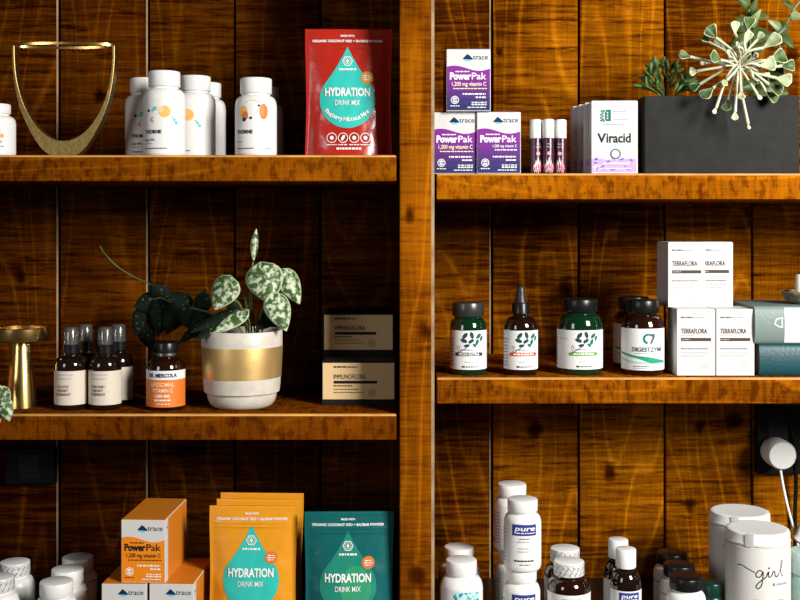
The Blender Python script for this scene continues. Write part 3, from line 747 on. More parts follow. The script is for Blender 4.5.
gw = 'white jars with teal floral labels'
b = bottle('supplement_bottle', 'front white bottle with teal patterned label, first right of the post on the counter', 'bottle', (X(461.3, .02), .02, Z_B), 0, .0302, .1115, .0218, .0195, WHITE, CAPW, sh=.016, neck=.0195, group=gw)
a = Art(); a.rect(-44, 0, 44, 45, PAPER, 0); AQ = mat('aqua_leaf_ink', (.03, .36, .38), .5, spec=.15); AQ2 = mat('dark_aqua_ink', (.01, .15, .17), .5, spec=.15)
a.rect(-9.5, 26, 19, 43.5, mat('pale_aqua_ink', (.45, .68, .68), .5, spec=.15), 1)
r3 = random.Random(12)
for i in range(90): a.disc(r3.uniform(-8.5, 18), r3.uniform(27, 42.7), r3.uniform(.5, 1.9), (AQ, AQ2, AQ, PAPER)[i % 4], 2, r3.uniform(.4, 1.0), 8, r3.uniform(0, 3))
a.dashes(-8, 16, 20, 2, AQ2, 2)
a.obj('label', cyl(.0304, .012), b, su=3)
dup(b, 'white bottle standing behind the one with the teal patterned label', (X(459.0, .085), .085, Z_B), .6, gw)

WRAP = mat('shrink_wrap_white', (.58, .575, .56), .15, coat=.5, bump=.6, bscale=240, var=.0)
def wrapped(label, loc, rz, bodym, name='supplement_bottle', group=None, R=.0300, H=.1095):
    b = bottle(name, label, 'bottle', loc, rz, R, H, .0214, .0190, bodym, CAPW, sh=.017, neck=.0195, group=group)
    # printed shrink band round the cap
    a = Art(); a.rect(-47, 0, 47, 12.2, WRAP, 0)
    for i in range(34): 
        x = -46 + 2.75 * i; a.stroke([(x, 1 + (i % 2) * 5), (x + 2.6, 4.6 + (i % 2) * 5)], .7, GREY, 1)
    a.obj('shrink_band', cyl(.0216, H - .0182), part(b, 'cap'), su=2)
    return b
ga = 'dark amber bottles with wrapped white caps'
w1 = wrapped('front amber bottle with shrink-wrapped white cap, right of the navy-label stack', (X(569, .02), .02, Z_B), 0, AMBER, group=ga)
a = Art(); a.rect(-46, 0, 46, 43, PAPER, 0); a.dashes(-9, 9, 37.5, 1.6, GREY, 1); a.dashes(-7, 7, 28, 1.8, GREY, 2); a.dashes(-9, 10, 23, 1.2, PALE, 3); a.dashes(-9, 10, 12, 3, NAVY, 4)
a.obj('label', cyl(.0302, .008), w1, su=3)
dup(w1, 'amber bottle with shrink-wrapped white cap standing behind its twin', (X(565, .085), .085, Z_B), .4, ga)

def syrup(label, loc, rz):
    b = bottle('liquid_bottle', label, 'bottle', loc, rz, .0215, .127, .0143, .0265, DARKG, CAPW, sh=.022, neck=.0115, group='dark liquid bottles with white caps')
    a = Art(); a.rect(-31, 0, 31, 36, PAPER, 0); PB = mat('pure_navy_ink', (.03, .04, .22), .4, spec=.15)
    a.rect(-9.5, 25.5, 11.5, 34.5, PB, 1); a.text('pure', -7, 29.4, 4.0, INKW, w=16, bold=.008, shear=.25); a.dashes(-7, 9, 27.2, .9, INKW, 1); a.dashes(-6, 6, 20, 1, GREY, 2)
    a.obj('label', cyl(.0217, .021), b, su=3)
    return b
l1 = syrup('front dark liquid bottle with tall white cap and navy label', (X(625.8, .02), .02, Z_B), 0)
dup(l1, 'dark liquid bottle with tall white cap standing behind its twin', (X(618.0, .07), .068, Z_B), .4, 'dark liquid bottles with white caps')
gb = 'white jars with black caps'
j1 = bottle('supplement_jar', 'front white jar with black cap, nearest of the row beside the tall canisters', 'jar', (X(688, .0), .012, Z_B), 0, .0275, .0895, .0226, .0165, WHITE, CAPB, sh=.013, neck=.0195, group=gb)
a = Art(); a.rect(-40, 0, 40, 36, PAPER, 0); a.rect(-40, 30, 40, 31, TRACE, 1); a.dashes(-8, 8, 24, 2, TRACE, 1)
a.obj('label', cyl(.0277, .006), j1, su=3)
dup(j1, 'white jar with black cap, middle of the row of three', (X(679.5, .07), .072, Z_B), .3, gb)
dup(j1, 'white jar with black cap, rearmost of the row of three', (X(671.5, .135), .132, Z_B), .4, gb)

# canisters
def canister(label, loc, rz):
    Rr, H = .0448, .154
    root = thing('canister', label, 'canister', loc, rz, 'white powder canisters')
    lathe_obj('canister_body', [(0, .0005), (Rr * .9, .0005), (Rr - .0005, 0), (Rr, .001), (Rr, H - .019), (Rr - .0025, H - .018), (Rr - .0025, H - .006), (0, H - .006)], mat('matte_white_tin', (.60, .575, .53), .5), root, seg=64)
    lathe_obj('lid', [(Rr - .002, H - .0172), (Rr - .0003, H - .017), (Rr + .0004, H - .014), (Rr - .0006, H - .0128), (Rr - .0006, H - .0045), (Rr - .0018, H - .0012), (Rr - .004, H), (Rr - .007, H - .0001), (Rr - .010, H - .0003), (0, H - .0003)], CAPW, root, seg=64)
    a = Art(); a.rect(-4, 0, 4, 13, mat('clear_seal_tape', (.52, .51, .49), .15, coat=.4), 0)
    a.obj('seal_tape', cyl(Rr + .0006, H - .0175), part(root, 'lid'), su=2).rotation_euler = (0, 0, -.55)
    a = Art(); a.rect(-70, 0, 70, 88, mat('ivory_label', (.60, .58, .545), .55), 0)
    def st(pts, w_=1.0): a.stroke([(p.x, p.y) for p in smooth_path([(x - 2, y + 22, 0) for x, y in pts], 6)], w_, BLACK, 1)
    st([(-28, 52), (-23, 52.5), (-16, 49.5), (-10, 47)], .9)
    st([(-2.5, 48), (-6, 49.5), (-9, 46), (-8.5, 43), (-5, 43.5), (-2.5, 48), (-3, 40), (-4.5, 34), (-7.5, 31.5), (-9, 34), (-5, 39), (0, 43), (2, 47.5), (3, 48), (2.5, 44.5), (4, 43), (6, 45), (7.5, 48.5), (9, 48), (9.5, 44.5), (11, 43.2), (13, 45)], 1.05)
    st([(13, 45), (17, 53), (18, 58), (16.5, 58), (16, 50), (17, 44.5), (19.5, 44)], .7)
    a.disc(1.2, 74, .9, BLACK, 2)
    a.text('&', 5, 56.5, 3, GREY); a.dashes(9, 22, 56.8, 2.0, PALE, 3); a.dashes(-13, 6, 41, 1.8, PALE, 4); a.dashes(9, 17, 41, 1.8, PALE, 5)
    a.obj('label', cyl(Rr + .0002, .004), root, su=3)
    return root
c1 = canister('front tall white canister with black script lettering on the counter', (X(757.7, .03), .03, Z_B), 0)
dup(c1, 'tall white canister standing behind and left of its twin', (X(738.3, .135), .128, Z_B), .12, 'white powder canisters')
# dark green jar between the black-cap jars and the canisters
b = bottle('cosmetic_jar', 'low dark green rounded jar in front of the rear white canister', 'jar', (X(714, .03), .045, Z_B), 0, .0185, .072, .017, .016, mat('bottle_green_plastic', (.002, .025, .016), .3), mat('green_cap', (.002, .028, .019), .3), sh=.008, neck=.0165)
# mint glass jar at the right edge
b = thing('glass_jar', 'mint green glass jar cut off by the right edge on the counter', 'jar', (X(812.5, .03), .03, Z_B), 0)
MINT = mat('mint_glass', (.42, .68, .60), .15, trans=.35, coat=.5)
lathe_obj('jar_body', [(0, 0), (.029, 0), (.0312, .002), (.0315, .08), (.030, .088), (.0285, .090), (0, .090)], MINT, b)
lathe_obj('lid', [(0, .0903), (.0312, .0903), (.0315, .091), (.0315, .118), (.030, .120), (0, .120)], mat('frosted_mint_lid', (.55, .74, .68), .3, trans=.25), b)

# left white jars
gl = 'plain white jars at the bottom left'
j = bottle('supplement_jar', 'front plain white jar, nearest of the row of three left of the orange boxes', 'jar', (X(54.3, -.01), -.0, Z_B), 0, .0278, .0870, .0228, .019, WHITE, CAPW, sh=.012, neck=.0195, group=gl)
a = Art(); a.rect(-42, 0, 42, 38, PAPER, 0); a.dashes(-9, 9, 30, 2, BLACK, 1); a.dashes(-9, 6, 24, 1.2, GREY, 2); a.dashes(22, 34, 33, 1.3, BLACK, 3)
a.obj('label', cyl(.028, .006), j, su=3)
dup(j, 'plain white jar, middle of the row of three left of the orange boxes', (X(67, .055), .058, Z_B), .2, gl)
dup(j, 'plain white jar, rearmost of the row of three left of the orange boxes', (X(78.3, .12), .118, Z_B), -.3, gl)
gx = 'white bottles with wrapped caps at the left edge'
w2_ = wrapped('front white bottle with shrink-wrapped cap cut off by the left edge on the counter', (X(-3, .005), .012, Z_B), .3, WHITE, group=gx, R=.0285, H=.0895)
a = Art(); a.rect(-42, 0, 42, 36, PAPER, 0); a.dashes(-9, 10, 27, 3, TEAL, 1); a.obj('label', cyl(.0287, .006), w2_, su=3)
dup(w2_, 'white bottle with shrink-wrapped cap behind the one at the left edge', (X(15, .085), .085, Z_B), -.3, gx)

# ------------------------------------------------------------------ brass pieces
# U shaped brass vessel, open through the middle, oval rim
root = thing('brass_vase', 'open U-shaped brass vase with oval rim at the left of the upper shelf', 'vase', (X(65, .06), .06, Z_UL))
k = SC(.06)
def U_out(t):   # t -1..1 outer edge, in px from centre, v up
    s = abs(t)
    return t, s
bm = bmesh.new()
outer = [(-51.5, 112), (-51.3, 96), (-50, 80), (-47, 62), (-41.5, 44), (-32, 24), (-22.5, 9), (-14, 1.5), (-9, 0)]
inner = [(-48.3, 112), (-48.0, 96), (-46.5, 80), (-43, 64), (-37, 48), (-28, 33), (-17, 22.5), (-8, 18), (-3, 17)]
outer = outer + [(-x, y) for x, y in outer[::-1]]; inner = inner + [(-x, y) for x, y in inner[::-1]]
so = smooth_path([(x, 0, y) for x, y in outer], 4); si = smooth_path([(x, 0, y) for x, y in inner], 4)
rows = []
for p, q in zip(so, si):
    hgt = p.z / 112.0
    dep = .0095
    vs = []
    for (pt, yy) in ((p, -dep), (p, dep), (q, dep * .96), (q, -dep * .96)):
        vs.append(bm.verts.new((pt.x * k, yy, max(pt.z, 0) * k)))
    rows.append(vs)
for a_, b_ in zip(rows[:-1], rows[1:]):
    for i in range(4): bm.faces.new((a_[i], b_[i], b_[(i + 1) % 4], a_[(i + 1) % 4]))
bm.faces.new(rows[0]); bm.faces.new(rows[-1][::-1])
bmesh.ops.recalc_face_normals(bm, faces=bm.faces)
o = obj('vase_body', bm, DBRASS, root, 60)
md = o.modifiers.new('bevel', 'BEVEL'); md.width = .0012; md.segments = 2; md.limit_method = 'ANGLE'
bm = bmesh.new(); pts = []
for i in range(49):
    t = 2 * PI * i / 48
    pts.append((49.3 * k * math.cos(t), (.022) * math.sin(t), 112.2 * k))
rows = []
for i in range(48):
    p = Vector(pts[i]); n = Vector((math.cos(2 * PI * i / 48), math.sin(2 * PI * i / 48), 0))
    rows.append([bm.verts.new(p + n * dx + Vector((0, 0, dz))) for dx, dz in ((-.0012, -.0022), (.0012, -.0022), (.0014, .0014), (-.0014, .0014))])
for i in range(48):
    a_, b_ = rows[i], rows[(i + 1) % 48]
    for q in range(4): bm.faces.new((a_[q], b_[q], b_[(q + 1) % 4], a_[(q + 1) % 4]))
bmesh.ops.recalc_face_normals(bm, faces=bm.faces)
obj('rim', bm, BRASS, root, 40)
# brass pedestal
root = thing('candle_stand', 'polished brass pedestal stand with flat round tray at the left of the middle shelf', 'stand', (X(21.5, .06), .06, Z_ML))
lathe_obj('pedestal', [(0, 0), (.0215, 0), (.0222, .001), (.0135, .094), (.0125, .097), (0, .097)], BRASS, root, seg=64)
lathe_obj('tray', [(0, .0972), (.036, .0972), (.0385, .0985), (.0395, .102), (.0395, .1155), (.0380, .1165), (.0370, .1155), (.0370, .104), (0, .103)], BRASS, root, seg=64)

# ------------------------------------------------------------------ plants
def leaf_mat(name, c1, c2, rim, scale, lo, hi, rough=.4):
    m, nt, b = nodes_of(name); N, L = nt.nodes.new, nt.links.new
    tc = N('ShaderNodeTexCoord'); n = N('ShaderNodeTexNoise'); n.inputs['Scale'].default_value = scale; n.inputs['Detail'].default_value = 3
    L(tc.outputs['Object'], n.inputs['Vector'])
    r = N('ShaderNodeValToRGB'); e = r.color_ramp.elements
    e[0].position, e[0].color = lo, (*c1, 1); e[1].position, e[1].color = hi, (*c2, 1)
    L(n.outputs['Fac'], r.inputs['Fac'])
    at = N('ShaderNodeAttribute'); at.attribute_name = 'rim'
    r2_ = N('ShaderNodeMapRange'); r2_.inputs['From Min'].default_value = .86; r2_.inputs['From Max'].default_value = .94
    L(at.outputs['Fac'], r2_.inputs['Value'])
    mx = N('ShaderNodeMix'); mx.data_type = 'RGBA'; L(r2_.outputs[0], mx.inputs[0]); L(r.outputs['Color'], mx.inputs[6]); mx.inputs[7].default_value = (*rim, 1)
    L(mx.outputs[2], b.inputs['Base Color']); b.inputs['Roughness'].default_value = rough; b.inputs['Specular IOR Level'].default_value = .15
    return m
class Leaves:
    def __init__(s): s.bm = bmesh.new(); s.rim = []
    def add(s, base, tip, width, face=(0, -1, .2), shape='heart', cup=.25, droop=.15, ns=14, nt=8):
        base, tip = Vector(base), Vector(tip); ax = tip - base; L = ax.length; ax.normalize()
        fn = Vector(face); fn = (fn - ax * ax.dot(fn)).normalized(); sd = ax.cross(fn)
        rows = []
        for i in range(ns + 1):
            q = i / ns
            if shape == 'heart': w = (math.sin(PI * min(1, q * 1.0) ** .62)) ** .85 if 0 < q < 1 else (.0)
            elif shape == 'lance': w = math.sin(PI * q) ** .9 if 0 < q < 1 else 0
            elif shape == 'paddle': w = (q ** 1.3) * max(0, 1 - q ** 4) ** .55 * 1.45
            else: w = (1 - q) ** .75 * min(1, q * 7)
            back = -.12 * L if shape == 'heart' else 0
            row = []
            for j in range(nt + 1):
                t = -1 + 2 * j / nt
                lob = back * (abs(t) ** 1.2) * (1 - q) ** 2 * (1 if shape == 'heart' else 0)
                off = fn * (-(abs(t) ** 1.6) * cup * width * .5 * w - droop * L * q * q + .06 * width * (1 - abs(t)) * 0)
                row.append(s.bm.verts.new(base + ax * (L * q + lob) + sd * (t * width * .5 * max(w, .015)) + off))
                s.rim.append(max(abs(t), 0 if q < .9 else q))
            rows.append(row)
        for a, b in zip(rows[:-1], rows[1:]):
            for j in range(nt): s.bm.faces.new((a[j], a[j + 1], b[j + 1], b[j]))
    def done(s, name, m, parent, thick=.0008):
        o = obj(name, s.bm, m, parent, 60)
        at = o.data.attributes.new('rim', 'FLOAT', 'POINT'); at.data.foreach_set('value', s.rim)
        md = o.modifiers.new('thickness', 'SOLIDIFY'); md.thickness = thick; md.offset = 0
        return o
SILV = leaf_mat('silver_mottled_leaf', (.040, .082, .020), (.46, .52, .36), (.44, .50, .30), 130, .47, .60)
SHADEL = leaf_mat('shaded_speckled_leaf', (.003, .008, .003), (.06, .09, .05), (.008, .016, .006), 170, .62, .68, .7)  # shade painted in: near-black version of the same plant's leaves
STEM = mat('green_stem', (.10, .14, .035), .5)
# silver pothos in gold banded pot
pd = .068
root = thing('potted_plant', 'silver-mottled trailing plant in a white pot with a wide gold band', 'plant', (X(242, pd), pd, Z_ML))
def lp(px, py, d): return Vector((X(px, d) - root.location.x, d - root.location.y, Z(py, d) - root.location.z))
kk = SC(.05)
POTW = mat('white_glazed_pot', (.58, .53, .45), .45, bump=.06, bscale=80, var=.15)
GOLD = mat('gold_leaf_band', (.70, .46, .17), .42, metal=.75, bump=.05, bscale=70)
Rp = .0588
lathe_obj('pot', [(0, .0), (.036, 0), (.0415, .0015), (.0462, .006), (.0492, .012), (.0505, .0190), (.0505, .0198), (.0488, .0204), (.0488, .0220), (.0545, .0230), (.0558, .034), (.0572, .06), (Rp, .089), (Rp, .1105), (Rp - .001, .1118), (Rp - .0035, .1118), (Rp - .0045, .110), (.053, .098), (0, .098)], POTW, root, seg=72)
lathe_obj('gold_band', [(.0563, .0445), (.0572, .0447), (.0579, .060), (.0593, .0885), (.0592, .0893), (.0586, .0895)], GOLD, root, seg=72)
lathe_obj('soil', [(0, .1015), (.0525, .1005), (.053, .0985)], mat('dark_soil', (.012, .008, .005), .9, bump=.8, bscale=300), root, seg=40)
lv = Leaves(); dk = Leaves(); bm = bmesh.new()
def leafp(L, b, t, w, db, dt, **kw):
    L.add(lp(b[0], b[1], db), lp(t[0], t[1], dt), w * SC(db), **kw)
leafp(lv, (253.5, 262), (258, 229), 8, .05, .05, shape='lance', cup=.9, face=(.5, -1, .1))
leafp(lv, (262, 266), (270, 303), 38, .045, .03, cup=.35, droop=.10, face=(.1, -1, .25))
leafp(lv, (284, 272), (301, 303), 24, .065, .06, cup=.3, face=(.4, -1, .2))
leafp(lv, (274, 296), (287, 330), 27, .035, .02, cup=.3, droop=.12, face=(.3, -1, .35))
leafp(lv, (229, 279), (213, 309), 30, .05, .04, cup=.35, face=(-.2, -1, .2))
leafp(lv, (245, 312), (211, 331), 17, .04, .015, cup=.3, face=(-.1, -1, .7))
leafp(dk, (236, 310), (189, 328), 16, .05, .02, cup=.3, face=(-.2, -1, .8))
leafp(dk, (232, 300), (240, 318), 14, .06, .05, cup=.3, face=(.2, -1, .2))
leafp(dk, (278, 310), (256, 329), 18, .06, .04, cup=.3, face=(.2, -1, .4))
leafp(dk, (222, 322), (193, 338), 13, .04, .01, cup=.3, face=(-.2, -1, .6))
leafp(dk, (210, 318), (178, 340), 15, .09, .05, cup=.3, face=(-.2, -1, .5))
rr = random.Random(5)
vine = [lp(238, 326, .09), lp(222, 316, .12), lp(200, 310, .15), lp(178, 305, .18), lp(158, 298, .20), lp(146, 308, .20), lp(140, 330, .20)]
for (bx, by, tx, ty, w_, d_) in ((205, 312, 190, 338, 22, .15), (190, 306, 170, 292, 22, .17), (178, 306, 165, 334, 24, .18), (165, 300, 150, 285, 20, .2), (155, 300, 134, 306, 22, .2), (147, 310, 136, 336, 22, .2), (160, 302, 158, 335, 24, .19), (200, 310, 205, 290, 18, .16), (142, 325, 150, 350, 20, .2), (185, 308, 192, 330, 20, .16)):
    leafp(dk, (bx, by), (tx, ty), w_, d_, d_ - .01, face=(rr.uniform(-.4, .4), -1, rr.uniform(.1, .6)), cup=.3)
add_tube(bm, smooth_path(vine), .0015)
add_tube(bm, smooth_path([lp(146, 300, .2), lp(150, 285, .22), lp(136, 278, .23), lp(118, 267, .24), lp(105, 254, .24), lp(100, 246, .24)]), [.0012] * 30 + [.0007], 6)
for (pts) in (((252, 336, .068), (250, 300, .06), (253, 262, .05)), ((255, 336, .068), (252, 290, .055), (262, 266, .045)), ((256, 336, .07), (262, 310, .06), (284, 272, .065)), ((258, 336, .066), (262, 310, .045), (274, 296, .035)),
              ((250, 336, .068), (244, 295, .06), (229, 279, .05)), ((249, 336, .06), (249, 322, .05), (245, 312, .04)), ((247, 336, .06), (243, 316, .055), (236, 310, .05)), ((260, 336, .07), (270, 314, .065), (278, 310, .06)),
              ((242, 334, .09), (240, 330, .09), (238, 326, .09)), ((250, 336, .06), (240, 305, .06), (232, 300, .06)), ((246, 336, .05), (232, 324, .045), (222, 322, .04)), ((246, 336, .07), (228, 318, .09), (210, 318, .09))):
    add_tube(bm, smooth_path([lp(*p) for p in pts]), .0014, 6)
lv.done('foliage', SILV, root); dk.done('shaded_foliage', SHADEL, root); obj('stem', bm, STEM, root, 60)

# plant at left edge
root = thing('potted_plant', 'pale variegated plant spilling over the shelf edge at the far left', 'plant', (X(-42, .065), .065, Z_ML))
lathe_obj('pot', [(0, 0), (.034, 0), (.036, .002), (.043, .06), (.043, .064), (.040, .064), (.039, .058), (0, .056)], mat('terracotta', (.35, .12, .05), .8), root)
lathe_obj('soil', [(0, .0595), (.0388, .0585), (.0386, .0575)], M['dark_soil'], root)
lv = Leaves(); bm = bmesh.new()
for (b, t, w_, db, dt, fc) in (((0, 388), (8, 405), 15, -.012, -.022, (.3, -1, .3)), ((3, 400), (9, 421), 16, -.02, -.026, (.2, -1, .2)), ((-6, 386), (-4, 408), 16, -.012, -.025, (-.1, -1, .3)), ((-14, 380), (-18, 402), 18, -.005, -.02, (0, -1, .3)), ((-30, 350), (-20, 330), 18, .05, .05, (0, -1, .3)), ((-45, 345), (-60, 330), 18, .06, .05, (0, -1, .3)), ((-6, 404), (-2, 424), 15, -.016, -.024, (0, -1, .1))):
    leafp(lv, b, t, w_, db, dt, face=fc, cup=.3, droop=.1)
add_tube(bm, smooth_path([lp(-42, 372, .06), lp(-32, 350, .045), lp(-18, 368, .005), lp(-6, 386, -.012), lp(0, 388, -.012), lp(3, 400, -.018), lp(-6, 404, -.016)]), .0014, 6)
add_tube(bm, smooth_path([lp(-45, 372, .06), lp(-45, 345, .06)]), .0014, 6); add_tube(bm, smooth_path([lp(-40, 372, .06), lp(-30, 350, .05)]), .0014, 6)
lv.done('foliage', SILV, root); obj('stem', bm, STEM, root, 60)

# planter with three plants
pd = .015
x0, x1 = X(644.5, pd), X(799.5, pd); zt = Z(95.5, pd); dep = .115
root = thing('planter_box', 'long charcoal planter box on the upper right shelf', 'planter', ((x0 + x1) / 2, pd, Z_UR))
PLM = mat('charcoal_fibre_clay', (.012, .012, .0104), .6, spec=.12, bump=.12, bscale=45, var=.35)
hw = (x1 - x0) / 2; hz = zt - Z_UR
bm = bmesh.new()
add_box(bm, -hw, hw, 0, dep, 0, hz)
bm.faces.ensure_lookup_table()
topf = max(bm.faces, key=lambda f: f.calc_center_median().z)
r = bmesh.ops.inset_region(bm, faces=[topf], thickness=.006)
bmesh.ops.translate(bm, verts=list(topf.verts), vec=(0, 0, -.02))
o = obj('planter_body', bm, PLM, root)
md = o.modifiers.new('bevel', 'BEVEL'); md.width = .0014; md.segments = 2; md.limit_method = 'ANGLE'
bm = bmesh.new(); add_box(bm, -hw + .0065, hw - .0065, .0065, dep - .0065, hz - .0198, hz - .012)
obj('soil', bm, M['dark_soil'], root)
ZS = Z_UR + hz - .012
# finger succulent
root = thing('succulent', 'dark green finger-leaved succulent at the left end of the planter', 'plant', (X(668, .06), .06, ZS))
bm = bmesh.new(); st = bmesh.new()
SUC = leaf_mat('succulent_leaf', (.022, .060, .012), (.10, .17, .045), (.1, .2, .05), 60, .4, .65, .3)
rs = random.Random(21)
for i in range(70):
    px = rs.uniform(645, 692); top_ = 60 + 30 * (abs(px - 664) / 30) ** 1.4
    py = rs.uniform(top_ + 3, 92); d = rs.uniform(.03, .09)
    ang = rs.uniform(-.9, .9) + (px - 666) / 28; ln = rs.uniform(8, 14) * SC(d)
    p = lp(px, py, d); dr = Vector((math.sin(ang), rs.uniform(-.7, .3), math.cos(ang) * .8)).normalized()
    add_tube(bm, [p, p + dr * ln * .15, p + dr * ln * .5, p + dr * ln * .85, p + dr * ln], [.0008, .0020, .0028, .0026, .0008], 8)
    if i % 4 == 0: add_tube(st, [lp(668 + (px - 668) * .3, 103, .06), (lp(668, 103, .06) + p) / 2 + Vector((0, 0, .004)), p], .0013, 6)
obj('foliage', bm, SUC, root, 60); obj('stem', st, STEM, root, 60)
# pale stalked plant
root = thing('stalked_succulent', 'pale plant with white radiating stalks and cupped green leaves hanging over the planter', 'plant', (X(738, .05), .05, ZS))
PST = mat('pale_cream_stalk', (.46, .46, .32), .45)
CUP = leaf_mat('cupped_green_leaf', (.022, .052, .014), (.11, .17, .055), (.45, .46, .28), 45, .42, .66, .4)
PCUP = leaf_mat('pale_cupped_leaf', (.24, .30, .14), (.55, .57, .40), (.6, .6, .44), 50, .35, .65, .4)
bm = bmesh.new(); lv = Leaves(); pl = Leaves()
cpt = (739, 66, .0)
add_tube(bm, smooth_path([lp(742, 106, .05), lp(741, 88, .03), lp(*cpt)]), .0034, 8)
tips = [  # px, py, depth, leaf length, width, pale
    (690, 57, -.005, 10, 9, 0), (697, 71, .0, 7, 8, 1), (716, 38, .0, 12, 14, 0), (709, 42, .01, 7, 9, 0), (735, 34, .0, 11, 9, 1), (744, 44, -.01, 12, 9, 1), (763, 48, -.012, 17, 13, 1), (760, 66, -.01, 13, 15, 1),
    (776, 78, -.012, 13, 13, 1), (768, 84, -.006, 14, 12, 0), (716, 108, -.02, 6, 4, 1), (735, 112, -.022, 8, 6, 1), (748, 124, -.024, 5, 3, 1), (741, 92, -.03, 8, 7, 1), (713, 88, -.015, 14, 11, 0), (757, 94, -.015, 6, 4, 1),
    (770, 60, .02, 16, 15, 0), (748, 30, .02, 13, 11, 0), (728, 100, -.01, 10, 9, 0), (700, 84, .02, 9, 8, 0), (781, 66, .02, 13, 11, 0), (722, 46, .02, 9, 7, 1), (766, 92, .0, 12, 11, 0), (720, 60, -.02, 13, 12, 0), (729, 55, -.012, 6, 4, 1), (752, 58, -.02, 7, 5, 1), (727, 80, -.02, 8, 6, 1), (753, 78, -.02, 7, 4, 1), (706, 63, .01, 5, 4, 1), (762, 74, .0, 7, 5, 1), (737, 47, -.02, 6, 4, 1), (757, 40, .005, 8, 6, 1)]
for i, (px, py, d, ln, w_, pale) in enumerate(tips):
    c = lp(*cpt) + Vector((rs.uniform(-.006, .006), rs.uniform(-.006, .006), rs.uniform(-.006, .006)))
    t = lp(px, py, d); drn = (t - c).normalized()
    mid = (c + t) / 2 + Vector((rs.uniform(-.006, .006), -.006, rs.uniform(-.003, .007) + (.008 if py > 95 else 0)))
    bsz = t - drn * ln * .0 
    add_tube(bm, smooth_path([c, mid, bsz], 5), [.0014 + .0012 * (q / 10) ** 2 for q in range(11)], 7)
    (pl if pale else lv).add(bsz - drn * .003, bsz + drn * ln * 1.2 * SC(0), w_ * 1.4 * SC(0), face=(rs.uniform(-.5, .5), -1, rs.uniform(0, .6)), shape='paddle', cup=-.35, droop=-.05, ns=8, nt=6)
for i in range(14):
    ang = rs.uniform(0, 2 * PI); ln = rs.uniform(12, 24) * SC(0)
    c = lp(*cpt); add_tube(bm, [c, c + Vector((math.cos(ang) * ln * .6, -.010, math.sin(ang) * ln * .5)), c + Vector((math.cos(ang) * ln, -.012 + rs.uniform(-.006, .01), math.sin(ang) * ln * .8))], [.0013, .001, .0013], 6)
obj('stalk', bm, PST, root, 60); lv.done('foliage', CUP, root, .001); pl.done('pale_foliage', PCUP, root, .001)
# climbing vine
root = thing('climbing_vine', 'dark green vine with pointed leaves climbing from the right end of the planter', 'plant', (X(768, .06), .06, ZS))
VL = leaf_mat('dark_vine_leaf', (.020, .040, .008), (.065, .095, .022), (.10, .14, .04), 40, .4, .65, .35)
VLP = leaf_mat('pale_vine_leaf', (.10, .15, .05), (.28, .32, .16), (.35, .38, .2), 40, .4, .65, .35)
bm = bmesh.new(); lv = Leaves(); pv = Leaves()
vines = [[(766, 104, .06), (758, 85, .05), (751, 60, .045), (750, 30, .05), (749, 5, .055), (748, -30, .06)],
         [(772, 104, .06), (776, 80, .06), (778, 55, .06), (786, 25, .065), (797, 5, .07), (812, -12, .07)],
         [(776, 104, .06), (770, 88, .045), (768, 74, .035), (775, 62, .03)]]
for v in vines: add_tube(bm, smooth_path([lp(*p) for p in v]), .0016, 6)
for (b, t, w_, d, pale) in (((750, 5), (741, -3), 10, .05, 0), ((750, 12), (763, 14), 13, .05, 0), ((750, 18), (755, 5), 9, .055, 0), ((750, 22), (737, 27), 14, .05, 0), ((750, 28), (758, 16), 9, .045, 1), ((750, 36), (736, 44), 15, .05, 0), ((750, 32), (767, 33), 15, .05, 0),
                       ((751, 48), (763, 45), 12, .05, 0), ((751, 55), (741, 60), 12, .05, 0), ((756, 82), (745, 86), 14, .05, 0), ((785, 28), (774, 22), 10, .06, 1), ((783, 32), (791, 42), 13, .06, 0), ((781, 40), (770, 36), 11, .06, 0), ((786, 22), (777, 33), 10, .06, 0), ((790, 14), (800, 16), 8, .065, 1), ((795, 6), (787, 2), 8, .065, 0),
                       ((777, 58), (784, 68), 15, .05, 0), ((770, 66), (779, 74), 17, .04, 0), ((770, 84), (783, 90), 16, .045, 0), ((775, 80), (762, 88), 18, .045, 0), ((768, 92), (755, 94), 12, .04, 0), ((803, 0), (808, -10), 10, .07, 0)):
    (pv if pale else lv).add(lp(b[0], b[1], d), lp(b[0] + 1.5 * (t[0] - b[0]), b[1] + 1.5 * (t[1] - b[1]), d - .008), 1.75 * w_ * SC(d), face=(rs.uniform(-.6, .6), -1, rs.uniform(-.1, .6)), shape='tri', cup=.4, droop=.1, ns=8, nt=6)
obj('stem', bm, STEM, root, 60); lv.done('foliage', VL, root); pv.done('pale_foliage', VLP, root)

